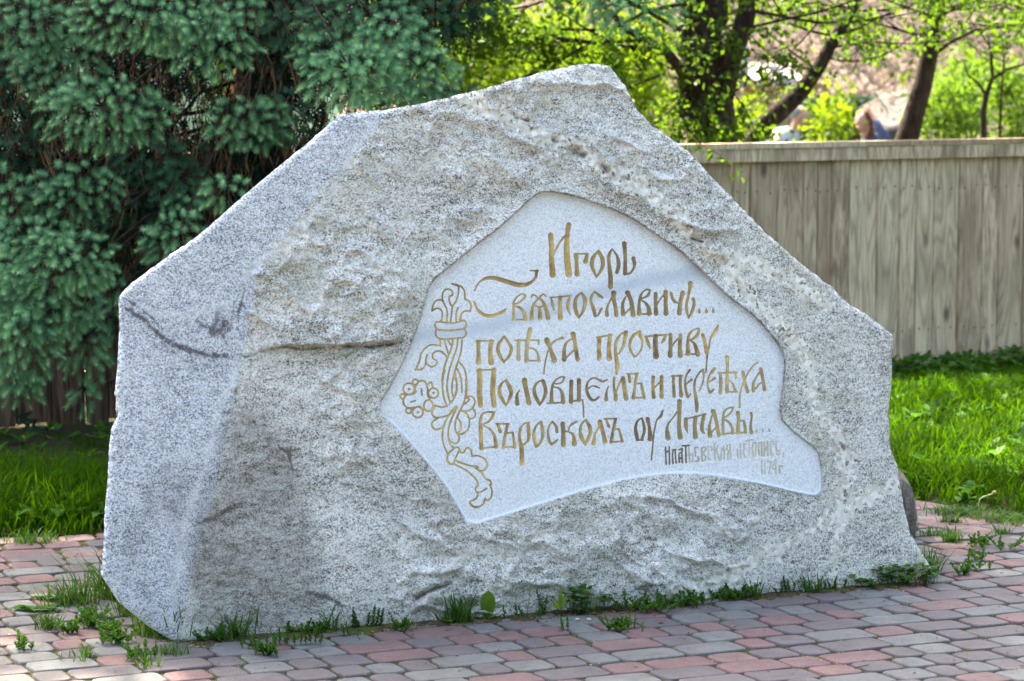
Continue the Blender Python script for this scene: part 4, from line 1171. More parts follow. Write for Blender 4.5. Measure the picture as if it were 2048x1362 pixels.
M_PALELEAF = leaf_material('pale_weed_leaf', (0.075, 0.165, 0.0225), (0.165, 0.285, 0.0375), (0.3, 0.435, 0.06), .5, .5)

def build_weeds():
    r = random.Random(21)
    def g3(u, v):
        if 340 < u < 1862: v = max(v, float(np.interp(u, *CONTACT)) + 2.5)
        p = gpt(u, v); return (p.x, p.y, 0)
    # big tufts of grass at the left corner
    for (u, v, n, h, sp, lab) in (
        (215, 1195, 46, .115, .022, 'dark tuft of long grass at the far left foot of the boulder'),
        (148, 1208, 60, .065, .028, 'low bushy grass tuft left of the boulder, before the tall dark one'),
        (315, 1268, 70, .085, .026, 'thick grass tuft at the front left corner of the boulder'),
        (262, 1228, 40, .09, .022, 'grass tuft between the far left and the front corner of the boulder'),
        (350, 1262, 30, .085, .018, 'grass tuft leaning on the boulder just right of its front left corner'),
        (97, 1256, 26, .045, .012, 'small spiky grass tuft in a joint far left of the boulder'),
        (340, 1310, 24, .03, .022, 'flat little grass tuft in a joint below the front left corner'),
        (295, 1333, 14, .03, .012, 'tiny grass tuft in a joint near the lower left corner of the paving'),
        (165, 1316, 16, .035, .02, 'sparse grass tuft flopping over a red paver at lower left'),
        (470, 1248, 26, .075, .020, 'thin upright grass at the boulder foot under its dark hollow'),
        (660, 1240, 12, .07, .010, 'thin grass blades at the boulder foot right of the dark hollow'),
        (915, 1238, 40, .075, .020, 'fine dark grass tuft beside the single round leaf at the boulder foot'),
        (1500, 1190, 22, .045, .016, 'short grass tuft at the boulder foot below the white vein'),
        (1620, 1178, 22, .05, .014, 'wispy grass tuft at the right part of the boulder foot'),
        (1250, 1252, 18, .03, .02, 'flat grass tuft lying on a grey paver below the clover'),
        (1855, 1125, 30, .06, .02, 'grass tuft behind the clover at the right end of the boulder'),
        (1838, 1085, 26, .05, .012, 'small grass tuft in the paving beside the dark side rock'),
        (1905, 1082, 34, .035, .014, 'round little grass tuft on the grey pavers right of the side rock'),
        (1880, 1069, 30, .025, .028, 'low strip of grass in a joint right of the side rock'),
        (1905, 1045, 34, .025, .016, 'small grass tuft on the red border pavers at right'),
        (2005, 1068, 22, .03, .012, 'small grass tuft near the right edge, on the red border'),
        (62, 1082, 60, .03, .045, 'thin flat grass growing on the red pavers at far left')):
        w = Wd(); w.grass(g3(u, v), int(n * 2.4), h * 1.5, .0042, sp * 1.1, r); w.build('grass_tuft', lab, 'grass tuft', 'grass tufts on the paving', M_WEEDG)
    # lawn spilling over the red border at right
    w = Wd()
    for i in range(26):
        t = i / 25; u = 1885 + 165 * t; v = 1022 + 24 * t + r.uniform(-6, 6)
        w.grass(g3(u, v), 22, .045, .004, .035, r, .7, .8)
    w.build('grass_fringe', 'fringe of grass sprawling over the red border pavers at right', 'grass', None, M_WEEDG)['kind'] = 'stuff'
    # the single round leaf
    w = Wd(); c = g3(975, 1236)
    w.leaf((c[0], c[1], .0), -1.45, .088, .042, 1.35, 7, .05, .35); w.leaf((c[0] + .006, c[1] - .006, 0), -.6, .045, .028, .7, 4, .2); w.leaf((c[0] - .006, c[1] - .004, 0), 2.6, .035, .02, .3, 4, .2)
    w.build('broad_leaf_weed', 'one big upright yellow green leaf standing against the boulder foot', 'weed', None, M_PALELEAF)
    w = Wd(); c = g3(897, 1246)
    for a in (.3, 2.2, 4.0, 5.2): w.leaf(c, a, .035, .024, .6, 3, .2)
    w.build('seedling', 'pale round leaved seedling left of the big upright leaf', 'weed', None, M_PALELEAF)
    w = Wd(); c = g3(585, 1247)
    for a in (0, 1.1, 2.3, 3.4, 4.6, 5.5): w.leaf((c[0], c[1], .012), a, .038, .014, .45, 4, .2)
    w.leaf((c[0], c[1], 0), -1.57, .05, .012, 1.3, 3)
    w.build('seedling', 'star shaped bright seedling in front of the boulder, left half', 'weed', None, M_PALELEAF)
    # tall grass shoot
    w = Wd(); c = Vector(g3(1052, 1238))
    mb = MB().tube([c, c + Vector((.008, 0, .05)), c + Vector((.012, 0, .09))], [.0013, .0012, .001], 4); w.add(mb.v, mb.f)
    w.leaf((c.x + .011, c.y, .07), 3.0, .075, .008, 1.3, 5, .05); w.leaf((c.x + .012, c.y, .08), .2, .06, .006, 1.15, 5, .05)
    w.build('grass_shoot', 'tall forked grass shoot rising before the lower boulder face', 'grass shoot', None, M_PALELEAF)
    w = Wd(); c = Vector(g3(1120, 1232))
    for a, L, ri in ((3.14, .075, .5), (0.3, .06, .7), (-1.5, .09, 1.35), (1.0, .06, 1.0), (4.3, .07, .8), (2.2, .05, .6)): w.leaf((c.x, c.y, .015), a, L, .011, ri, 5, .15)
    w.build('grass_shoot', 'stiff broad bladed grass plant left of the clover at mid boulder', 'grass shoot', None, M_PALELEAF)
    for (u, v, hh, wh) in ((1240, 1222, .09, 'just right of the clover'), (1295, 1218, .055, 'left of the knotweed row'), (1375, 1208, .05, 'at the right end of the knotweed row'), (755, 1248, .03, 'beside the dark knotweed clump'), (1535, 1190, .06, 'left of the bushy knotweed')):
        w = Wd(); c = Vector(g3(u, v)); w.leaf((c.x, c.y, 0), 3.0, hh, .005, 1.35, 5, .08); w.leaf((c.x, c.y, 0), .3, hh * .7, .004, 1.25, 4, .08)
        w.build('grass_blade_pair', 'thin grass blades at the boulder foot, ' + wh, 'grass blade', 'lone thin blades at the boulder foot', M_WEEDG)
    # clover
    def clover(cu, cv, n, sx, sy, lab, hmin=.01, hmax=.05, lw=.017):
        w = Wd(); c = g3(cu, cv)
        for i in range(n):
            p = Vector((c[0] + r.gauss(0, sx), c[1] + r.gauss(0, sy), 0)); h = r.uniform(hmin, hmax)
            q = p + Vector((r.gauss(0, .01), r.gauss(0, .01), h)); mb = MB().tube([p, q], [.0008, .0007], 3); w.add(mb.v, mb.f)
            a0 = r.uniform(0, 6.28)
            for k in range(3): w.leaf(q, a0 + k * 2.09, lw * r.uniform(.8, 1.1), lw * .9, .15 + r.uniform(-.1, .5), 3, .1, .15)
        return tag(w.build('clover', lab, 'clover'), kind='stuff')
    clover(1160, 1226, 34, .022, .018, 'dark clover clump at the middle of the boulder foot', .01, .075)
    clover(1205, 1222, 26, .03, .018, 'sparse clover right of the dark clump, mid boulder foot', .01, .05, .012)
    clover(1790, 1150, 95, .050, .02, 'large bright clover patch under the right end of the boulder', .01, .055)
    clover(1840, 1140, 50, .03, .02, 'clover at the far right end of the boulder foot', .01, .05, .018)
    clover(1735, 1160, 14, .02, .01, 'few clover leaves left of the large right clover patch', .01, .03, .015)
    # knotweed sprigs
    def sprigs(pts, lab, name='knotweed'):
        w = Wd()
        for (u, v, h) in pts: w.sprig(g3(u, v), h, r)
        w.build(name, lab, 'weed', 'upright knotweed sprigs at the boulder foot')
    sprigs([(706, 1246, .055), (712, 1248, .045), (745, 1244, .06), (752, 1246, .05), (760, 1247, .045), (735, 1248, .04), (720, 1247, .03)], 'dark knotweed clump under the boulder left of its middle')
    sprigs([(468, 1243, .06), (476, 1244, .035), (460, 1246, .04), (448, 1248, .03)], 'knotweed with a raised head beside the thin grass under the hollow')
    sprigs([(1034, 1234, .035), (1010, 1238, .03), (1048, 1236, .028), (1078, 1234, .02)], 'three small knotweed sprigs right of the big upright leaf')
    sprigs([(1087, 1228, .06), (1088, 1230, .05)], 'tall knotweed spike left of the clover clump')
    sprigs([(1316, 1214, .045), (1318, 1216, .035), (1357, 1211, .035), (1375, 1210, .035), (1348, 1214, .025), (1330, 1217, .02)], 'knotweed row under the start of the lower white vein')
    sprigs([(1422, 1206, .025), (1440, 1204, .018), (1452, 1203, .02)], 'tiny knotweed right of the lower white vein')
    sprigs([(1565, 1184, .035), (1572, 1183, .045), (1580, 1183, .035), (1588, 1184, .025), (1558, 1186, .02)], 'bushy knotweed at the right part of the boulder foot')
    sprigs([(1667, 1168, .035), (1662, 1170, .028), (1690, 1167, .03), (1650, 1173, .018), (1672, 1172, .02)], 'knotweed under the thin vertical vein at right')
    sprigs([(560, 1290, .04), (552, 1292, .03), (575, 1291, .045), (590, 1290, .03), (602, 1288, .045), (612, 1289, .04), (622, 1287, .05), (632, 1288, .035), (640, 1290, .025), (548, 1295, .02)], 'pale knotweed colony on the pavers before the boulder')
    sprigs([(505, 1296, .045), (498, 1298, .03), (512, 1297, .035), (520, 1298, .02), (485, 1296, .02), (535, 1290, .025)], 'knotweed colony left of the pale one, before the boulder')
    sprigs([(690, 1272, .025), (697, 1271, .03), (715, 1274, .018)], 'pair of knotweed sprigs growing between two front pavers')
    sprigs([(1128, 1260, .03), (1136, 1259, .035), (1125, 1263, .02)], 'knotweed sprig on the violet paver below the clover')
    # mats in the joints
    for (u, v, n, sp, lab) in (
        (180, 1240, 16, .018, 'leafy mat in a joint left of the front corner'), (188, 1255, 14, .016, 'leafy mat below another, left of the front corner'),
        (230, 1285, 22, .018, 'leafy mat one paver left of the front corner tuft'), (138, 1268, 10, .012, 'small leafy mat between red and violet pavers at left'),
        (410, 1280, 16, .022, 'leafy mat before the foot of the hollow'), (530, 1310, 14, .016, 'leafy mat below the knotweed colony'),
        (225, 1265, 14, .014, 'leafy mat close to the left grass tufts'), (42, 1300, 8, .012, 'leafy mat on the far left pavers'), (275, 1318, 12, .018, 'leafy mat at lower left'),
        (620, 1252, 20, .03, 'creeping weed along the joint under the boulder, left'), (795, 1262, 6, .012, 'yellowish creeping weed on a grey paver'),
        (1235, 1262, 10, .02, 'creeping weed below the clover'), (1465, 1198, 20, .024, 'creeping weed under the lower white vein'),
        (1300, 1222, 24, .035, 'creeping weed along the middle of the boulder foot'), (1380, 1212, 16, .03, 'creeping weed right of the knotweed row'),
        (1960, 1090, 12, .045, 'weed mat between grey and red pavers at right'), (2005, 1098, 9, .03, 'weed mat near the right edge of the paving'), (1965, 1120, 6, .02, 'weed mat on the grey pavers at right'),
        (1950, 1140, 6, .02, 'weed sprawl on the grey pavers near the clover'), (1925, 1150, 8, .012, 'weed in a joint right of the clover')):
        w = Wd(); w.creep(g3(u, v), n, sp, r); w.build('creeping_weed', lab, 'weed', 'creeping weeds in the paving joints')
    w = Wd(); c = g3(85, 1200)
    for i in range(14): w.leaf((c[0] + r.gauss(0, .02), c[1] + r.gauss(0, .01), .004), r.uniform(0, 6.28), .04, .03, .4, 4, .25)
    w.build('soft_leaf_weed', 'grey green soft leaved weed left of the bushy grass tuft', 'weed', None, leaf_material('felt_leaf', (.10, .17, .10), (.2, .3, .18), (.2, .3, .15), .3, .8))
    for (u, v, lab) in ((45, 1222, 'round leaved weed on the sunlit paver at far left'), (108, 1222, 'round leaved weed under the bushy grass tuft'), (70, 1224, 'small round leaved weed between the sunlit pavers')):
        w = Wd(); c = g3(u, v)
        for i in range(9): w.leaf((c[0] + r.gauss(0, .01), c[1] + r.gauss(0, .01), .006), r.uniform(0, 6.28), .038, .026, .35, 4, .3)
        w.build('round_leaf_weed', lab, 'weed')
    # joint moss: countless specks of green between the blocks
    w = Wd()
    for i in range(1500):
        u = r.uniform(-20, 2060); v = 1362 - abs(r.gauss(0, 1)) * 110
        if v < 1120: continue
        p = gpt(u, v)
        w.leaf((p.x, p.y, -.008), r.uniform(0, 6.28), r.uniform(.004, .009), .003, r.uniform(.2, 1.2), 1, .1)
    w.build('joint_moss', 'tiny green shoots in the paving joints', 'moss', None, M_PALELEAF)['kind'] = 'stuff'
    # dandelion stalk in the grass at right
    t = empty('dandelion_stalk', gpt(1958, 1022)); tag(t, 'bent pale dandelion stalk with a closed head at the lawn edge', 'dandelion')
    sm = NT('pale_stalk', .7); sm.col((.38, .40, .16))
    b = t.location
    def rel(u, v): return V(u, v, b.y / cp * 1.0) * 1.0 - b if False else (atY(u, v, b.y) - b)
    MB().tube([rel(1958, 1022), rel(1957, 1008), rel(1960, 998), rel(1968, 993), rel(1978, 990), rel(1986, 987)], [.0022] * 6, 6).build('stalk', sm.m, t, True)
    hm = NT('closed_head', .8); hm.col((.40, .27, .10))
    MB().ball(rel(1989, 985), .0065, 8, 6, (1.2, 1, 1)).build('flower_head', hm.m, t, True)
build_weeds()
# twigs lying on the paving
def build_twigs():
    r = random.Random(4)
    for (pts, lab) in (([(1710, 1339), (1722, 1335), (1738, 1332)], 'thin brown twig lying on a grey paver at lower right'), ([(1800, 1165), (1820, 1167), (1842, 1175)], 'thin brown stem lying in front of the clover patch')):
        MB().tube([gpt(u, v) + Vector((0, 0, .003)) for u, v in pts], [.0016, .0013, .001], 5).build('fallen_twig', M_TWIG, None)
        o = bpy.data.objects[-1] if False else C.objects[-1]; tag(o, lab, 'twig')
    pm = NT('pebble', .8); pm.col((.42, .36, .27))
    for (u, v, lab) in ((1155, 1241, 'pale pebble on the violet paver below the clover, left one'), (1178, 1241, 'pale pebble on the violet paver below the clover, right one')):
        p = gpt(u, v); b = bmesh.new(); bmesh.ops.create_icosphere(b, subdivisions=2, radius=.0055)
        for vv in b.verts: vv.co = Vector((vv.co.x * 1.25, vv.co.y * .8, vv.co.z * .8)) * r.uniform(.88, 1.1)
        me = bpy.data.meshes.new('pebble'); b.to_mesh(me); b.free(); me.materials.append(pm.m)
        o = link(bpy.data.objects.new('pebble', me)); o.location = (p.x, p.y, .003); tag(o, lab, 'pebble')
build_twigs()
# ------------------------------------------------------------------ the board fence
wd = NT('weathered_board', .9, .15)
vv = wd.mapped((1, 1, 1), rand=61.0)
gv = wd.mapped((6, 6, .5), rand=61.0)
gr = wd.noise(5.5, 5, .62, gv, 1.2)
fine = wd.noise(22, 4, .7, wd.mapped((12, 12, .6), rand=61.0))
blot = wd.noise(2.6, 4, .6, wd.mapped((2.5, 2.5, 1), rand=61.0))
knot = wd.voro(2.2, wd.mapped((2.4, 2.4, 1.3), rand=61.0), 'Distance')
wc = wd.ramp(gr, [(.38, (.13, .083, .05)), (.46, (.55, .395, .255)), (.58, (.82, .62, .425))])
wc = wd.mix(.35, wc, wd.ramp(fine, [(.38, (.17, .11, .07)), (.62, (.74, .58, .40))]))
wc = wd.mix(wd.math('MULTIPLY', wd.ramp(blot, [(.50, 0.0), (.62, 1.0)]), .7), wc, (.17, .11, .075))
wc = wd.mix(wd.math('MULTIPLY', wd.ramp(wd.rand(), [(.0, 0.0), (1.0, 1.0)]), .5), wc, (.74, .61, .41))
wc = wd.mix(wd.math('MULTIPLY', wd.math('FRACT', wd.math('MULTIPLY', wd.rand(), 7.3)), .7), wc, (.27, .175, .11))
wc = wd.mix(wd.math('MULTIPLY', wd.ramp(knot, [(.05, 1.0), (.15, 0.0)]), .85), wc, (.085, .06, .042))
lev = wd.noise(1.3, 2, .45, wd.mapped((5, 5, .55), rand=61.0))
rings = wd.ramp(wd.math('FRACT', wd.math('MULTIPLY', lev, 17.0)), [(.0, 1.0), (.30, .0), (.75, .0), (1.0, 1.0)])
wc = wd.mix(wd.math('MULTIPLY', rings, .42), wc, (.13, .09, .06))
wd.col(wc); wd.bump(gr, .35, .004)
M_WOOD = wd.m
bb = NT('shaded_board', .9, .1); bb.col(bb.ramp(bb.noise(5, 5, .62, bb.mapped((6, 6, .5), rand=31.0), 1.0), [(.38, (.035, .02, .013)), (.5, (.085, .052, .034)), (.62, (.14, .09, .06))])); M_SHADEBOARD = bb.m  # browner boards, with the deep shade under the spruce put into the colour
nl = NT('rusty_nail', .7); nl.col((.06, .045, .035))
def build_fence():
    A = gpt(115, 850); B = gpt(2045, 713)
    root = empty('board_fence', (A.x, A.y, 0), math.atan2(B.y - A.y, B.x - A.x))
    tag(root, 'weathered grey board fence with a horizontal cap rail behind the boulder', 'fence')
    d = (B - A); d.z = 0; L = d.length; e = d / L
    yaw = math.atan2(d.y, d.x)
    nrm = Vector((math.sin(yaw), -math.cos(yaw), 0))
    H = 1.118
    def s_of(u):                                        # where the sight line through column u meets the fence
        r = rays(u, 500); k = A.x * nrm.x + A.y * nrm.y
        t = k / (r[0] * nrm.x + r[1] * nrm.y)
        return (Vector((r[0] * t, r[1] * t, 0)) - Vector((A.x, A.y, 0))).dot(e)
    us = [1388, 1464, 1497, 1550, 1603, 1631, 1661, 1694, 1751, 1795, 1828, 1864, 1915, 1962, 1995, 2045]
    b = [s_of(u) for u in us]
    left = [s_of(u) for u in (-40, 26, 97, 168, 213, 262)]
    r = random.Random(9)
    s = left[-1]; mid = []
    while s < b[0] - .14: s += r.uniform(.085, .14); mid.append(s)
    b = left + mid + b
    s = b[0]; pre = []
    while s > -2.6: s -= r.uniform(.09, .14); pre.insert(0, s)
    s = b[-1]
    while s < L + 5.0: s += r.uniform(.09, .14); b.append(s)
    b = pre + b
    nails = MB()
    for x0, x1 in zip(b[:-1], b[1:]):
        w = x1 - x0 - r.uniform(.0015, .004); c = (x0 + x1) / 2
        y = r.uniform(-.006, .006); th = .02
        z0, z1 = .0 + r.uniform(-.01, .015), H - .07
        rl = r.gauss(0, .0025)
        # a board with slightly rounded long edges
        sec = [(-w / 2, th / 2), (-w / 2, -th / 2 + .009), (-w / 2 + .006, -th / 2), (w / 2 - .006, -th / 2), (w / 2, -th / 2 + .009), (w / 2, th / 2)]
        vs = [(px + rl, py, z0) for px, py in sec] + [(px - rl, py, z1) for px, py in sec]; n = 6
        fs = [(k, (k + 1) % n, n + (k + 1) % n, n + k) for k in range(n)] + [tuple(range(n - 1, -1, -1)), tuple(range(n, 2 * n))]
        me = bpy.data.meshes.new('plank'); me.from_pydata(vs, [], fs); me.update(); me.materials.append(M_SHADEBOARD if x1 < s_of(620) else M_WOOD)
        o = link(bpy.data.objects.new('plank', me), root); o.location = (c, y, 0)
        for zz in (H - .235, .17):
            for f in (.25, .75):
                x = x0 + w * f + r.uniform(-.006, .006)
                nails.tube([(x, y - th / 2 - .002, zz + r.uniform(-.012, .012)), (x, y, zz)], .0042, 6)
    tag(nails.build('nail', nl.m, root), kind='stuff')
    s0, s1 = b[0], b[-1]; k = s0
    joints = [s0, s0 + 2.2, s_of(1722), s1]
    while joints[-1] - joints[-2] > 3: joints.insert(-1, joints[-2] + 2.8)
    joints = [s0] + [s_of(u) for u in (20, 860, 1722)] + [s1]
    for a, c in zip(joints[:-1], joints[1:]):
        w = c - a - .004
        m = MB().box(((a + c) / 2, -.0145 - .012, H - .058), w, .022, .062, j=.0015); m.build('face_rail', M_WOOD, root)
        m = MB().box(((a + c) / 2, -.004, H - .012), w, .078, .026, j=.0015); m.build('cap_rail', M_WOOD, root)
    for z in (.17, H - .235): MB().box(((s0 + s1) / 2, .035, z), s1 - s0, .045, .09).build('back_rail', M_WOOD, root)
    k = s0 + .3
    while k < s1:
        MB().box((k, .11, H / 2 - .02), .09, .09, H - .06).build('post', M_WOOD, root); k += 2.0
build_fence()
# ------------------------------------------------------------------ spruce
def rot_to(dirs, roll):
    """matrices (n,3,3) whose local z is dir"""
    d = dirs / np.linalg.norm(dirs, axis=1, keepdims=True)
    up = np.where(np.abs(d[:, 2:3]) < .95, np.array([[0, 0, 1.0]]), np.array([[1.0, 0, 0]]))
    x = np.cross(up, d); x /= np.linalg.norm(x, axis=1, keepdims=True)
    y = np.cross(d, x)
    c, s = np.cos(roll)[:, None], np.sin(roll)[:, None]
    return np.stack([x * c + y * s, -x * s + y * c, d], -1)

def shoot_template(n, seed, L=.046, nl=.0205, w=.0024):
    r = np.random.default_rng(seed)
    f = np.linspace(.02, 1, n) ; ang = np.arange(n) * 2.399 + r.uniform(-.3, .3, n)
    open_ = np.radians(74 - 46 * f ** 4 + r.uniform(-9, 9, n))
    ln = nl * (1.0 - .25 * f) * r.uniform(.85, 1.15, n)
    base = np.stack([np.cos(ang) * .0012, np.sin(ang) * .0012, f * L], -1)
    rad = np.stack([np.cos(ang), np.sin(ang), 0 * ang], -1); tan = np.stack([-np.sin(ang), np.cos(ang), 0 * ang], -1)
    tipp = base + rad * (np.sin(open_) * ln)[:, None] + np.array([0, 0, 1]) * (np.cos(open_) * ln)[:, None]
    v = np.stack([base - tan * w / 2, base + tan * w / 2, tipp], 1).reshape(-1, 3)
    t = np.stack([f, f, f * .35], 1).reshape(-1)
    t = np.clip((t - .12) * 1.05, 0, 1)
    # bare axis
    ax = np.array([[.0012, 0, 0], [-.0006, .001, 0], [-.0006, -.001, 0], [0, 0, L]])
    return v, t, ax
TPL = [shoot_template(76, s) for s in range(5)]
TPL_LOW = [shoot_template(16, 50 + s, .056, .018, .006) for s in range(3)]

def shoots_mesh(name, pos, dirs, scale, parent, seed=0, low=False, tipf=None, mat=None):
    r = np.random.default_rng(seed); n = len(pos)
    Rm = rot_to(dirs, r.uniform(0, 6.28, n))
    lib = TPL_LOW if low else TPL
    which = r.integers(0, len(lib), n)
    V_, Ft, tp = [], [], []; b = 0
    for k in range(len(lib)):
        m = which == k
        if not m.any(): continue
        v, t, ax = lib[k]
        W_ = np.einsum('nij,vj->nvi', Rm[m], v) * scale[m][:, None, None] + pos[m][:, None, :]
        q = len(v)
        V_.append(W_.reshape(-1, 3)); Ft.append(np.arange(m.sum() * q).reshape(-1, 3) + b)
        tf = (tipf[m] if tipf is not None else np.ones(m.sum()))
        tp.append((t[None, :] * tf[:, None]).ravel()); b += m.sum() * q
    return mesh_np(name, np.concatenate(V_), np.concatenate(Ft), mat or M_NEEDLE, parent, False, {'tip': np.concatenate(tp)})

PADS = [  # u, v, ru, rv, depth, freshness, droop
 (60,55,100,62,10.6,.6,.5),(300,35,150,62,10.0,1,.7),(415,85,90,62,9.95,1,.7),(465,20,60,40,10.4,.7,.5),(120,140,95,60,10.7,.5,.7),(210,225,128,66,10.1,.9,.6),
 (50,290,70,46,11.2,.25,.5),(150,385,92,58,10.5,.6,.6),(300,320,75,48,10.9,.35,.9),(60,470,90,36,10.4,.7,.3),(115,520,115,62,10.0,.9,.6),(90,610,115,60,10.1,.7,.8),
 (35,690,80,84,10.0,.8,.9),(170,690,48,70,10.3,.6,1.1),(172,788,26,36,10.3,.7,1.2),(40,775,40,36,10.1,.7,1.1),(495,245,80,52,10.5,.7,.6),(450,385,46,34,10.2,1,.8),(360,370,60,44,10.7,.4,.9),
 (355,475,70,46,10.2,.8,.7),(350,415,40,30,10.6,.5,.9),(625,50,95,60,10.9,.35,.7),(720,40,115,52,10.6,.45,.6),(790,80,75,54,9.9,.9,.7),(700,150,92,60,9.6,1,.6),(840,150,72,62,9.7,1,.5),
 (650,105,60,40,10.2,.7,.6),(770,185,80,36,9.9,.7,.6),(905,195,40,30,10.3,.3,.3),(1270,18,92,46,11.4,.8,.6),(1180,5,60,26,11.8,.3,.6),(570,235,50,60,11.0,.3,.9),(225,600,30,70,10.6,.5,1.1),
 (15,390,44,50,10.5,.7,.7),(20,580,40,50,10.1,.8,.6),(250,430,55,40,11.1,.2,.9),(420,300,60,40,11.2,.2,.8),(20,170,40,60,11.1,.4,.7),(560,130,60,60,11.3,.15,.7),(870,30,50,40,11.0,.3,.5),(960,10,60,20,11.3,.2,.4)]

def build_spruce():
    r = np.random.default_rng(5)
    bx = -1.02; by = 11.55
    root = empty('spruce_tree', (0, 0, 0))
    tag(root, 'blue green spruce with drooping boughs and pale new shoots, left of the boulder', 'spruce')
    MB().tube([(bx, by, -.1), (bx + .02, by, 1), (bx, by, 3), (bx - .03, by + .03, 6), (bx, by, 9.5)], [.14, .11, .10, .07, .02], 12).build('trunk', M_BARK, root, True)
    for k, (u, v, ru, rv, D, fr, droop) in enumerate(PADS):
        # base points spread over the bough, kept apart
        area = math.pi * ru * rv
        want = int(area / 285); pts = []
        tries = 0
        while len(pts) < want and tries < want * 30:
            tries += 1
            a, q = r.uniform(0, 6.283), math.sqrt(r.uniform(0, 1))
            x, y = u + ru * q * math.cos(a), v + rv * q * math.sin(a)
            if all((x - p[0]) ** 2 + (y - p[1]) ** 2 > 205 for p in pts[-400:]): pts.append((x, y, q))
        pts = np.array(pts)
        t = D - .16 * (1 - pts[:, 2] ** 2) + r.normal(0, .06, len(pts)) - .04
        P = at(pts[:, 0], pts[:, 1], t)
        rel = (pts[:, :2] - np.array([u, v - rv * .35])) / np.array([ru, rv])
        d = np.stack([rel[:, 0] * .85, np.full(len(pts), -.35) - .25 * r.random(len(pts)), -rel[:, 1] * .6 - droop * .34], -1) + r.normal(0, .28, (len(pts), 3))
        d[:, 1] -= .55
        d /= np.linalg.norm(d, axis=1, keepdims=True)
        sc = r.uniform(.85, 1.25, len(pts))
        # woody skeleton of the bough: limb from the trunk, side twigs to each shoot
        m = MB()
        cen = V(u, v - rv * .2, D + .12); tb = Vector((bx, by, min(9, cen.z + .25 + .12 * k % .3)))
        mid = tb.lerp(cen, .55) + Vector((0, 0, .10))
        m.tube([tb, mid, cen], [.010, .006, .004], 5)
        subs = [cen.lerp(V(u + ru * .75 * math.cos(a), v + rv * .7 * math.sin(a), D + .06), 1.0) for a in np.linspace(0, 6.28, 9)[:-1]]
        for s_ in subs: m.tube([cen, cen.lerp(s_, .5) + Vector((0, 0, .02)), s_], [.005, .0035, .002], 4)
        tgt = subs + [cen]
        for p, dd in zip(P, d):
            if r.random() < .6:
                q = min(tgt, key=lambda s_: (s_ - Vector(p.tolist())).length)
                m.tube([q.lerp(Vector(p.tolist()), .25), Vector(p.tolist())], [.0022, .0016], 3, False)
        b = m.build('bough', M_BARK, root, True)
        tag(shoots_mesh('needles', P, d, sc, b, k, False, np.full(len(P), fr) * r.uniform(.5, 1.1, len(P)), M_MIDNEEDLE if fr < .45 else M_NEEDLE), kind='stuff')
    # darker inner boughs that close the gaps
    gaps = [(395, 235, 45, 70), (160, 130, 24, 24), (455, 140, 44, 40), (140, 205, 16, 50), (50, 215, 14, 50), (580, 255, 30, 46), (30, 262, 16, 20)]
    P = []; 
    while len(P) < 5200:
        u, v = r.uniform(-40, 960), r.uniform(-60, 470) if r.random() < .8 else r.uniform(300, 640)
        if u > 430 + (640 - v) and v > 180: continue
        if v > 450 and u > 300: continue
        if u > 650 and v > 190: continue
        if u > 880 and v > 60: continue
        if any(((u - a) / c) ** 2 + ((v - b) / d) ** 2 < 1 for a, b, c, d in gaps) and r.random() < .96: continue
        P.append((u, v, r.uniform(11.0, 11.55)))
    P = np.array(P); P3 = at(P[:, 0], P[:, 1], P[:, 2])
    d = r.normal(0, .5, (len(P), 3)) + np.array([0, -.3, -.7])
    inner = MB()
    for p in P3[::2]:
        p = Vector(p.tolist()); q = p + Vector((r.normal(0, .05), r.normal(0, .05), .10 + r.random() * .12)); inner.tube([q, (q + p) / 2 + Vector((r.normal(0, .012), 0, 0)), p], [.003, .0025, .0015], 3, False)
    for i in range(420):                                  # hanging dead twigs
        u, v = r.uniform(-20, 700), r.uniform(-20, 420)
        if u > 600 and v > 200: continue
        p = V(u, v, r.uniform(10.7, 11.5)); L = r.uniform(.08, .3)
        pts = [p]; 
        for _ in range(4): pts.append(pts[-1] + Vector((r.normal(0, .22), r.normal(0, .1), -1 * r.uniform(.4, 1.1))).normalized() * L / 4)
        inner.tube(pts, [.003, .0026, .002, .0016, .001], 3, False)
    ib = inner.build('inner_twigs', M_TWIG, root); ib['kind'] = 'stuff'
    tag(shoots_mesh('inner_needles', P3, d, r.uniform(1.2, 2.0, len(P)), root, 77, True, np.zeros(len(P)), M_OLDSHADENEEDLE), kind='stuff')
    # the crown above the picture
    n = 5200
    z = r.uniform(2.5, 9.5, n); R = (10.2 - z) * .27 + .25
    a = r.uniform(0, 6.283, n); q = np.sqrt(r.uniform(.02, 1, n)) * R
    P3 = np.stack([bx - .35 + q * np.cos(a), by + q * np.sin(a) * .9, z - q * .18], -1)
    ok = (project(P3)[1] < -60)
    P3 = P3[ok]; a = a[ok]
    d = np.stack([np.cos(a), np.sin(a), -.35 + 0 * a], -1) + r.normal(0, .3, (len(P3), 3))
    tag(shoots_mesh('upper_needles', P3, d, r.uniform(2.6, 4.0, len(P3)), root, 78, True, np.zeros(len(P3)), M_OLDSHADENEEDLE), kind='stuff')
build_spruce()
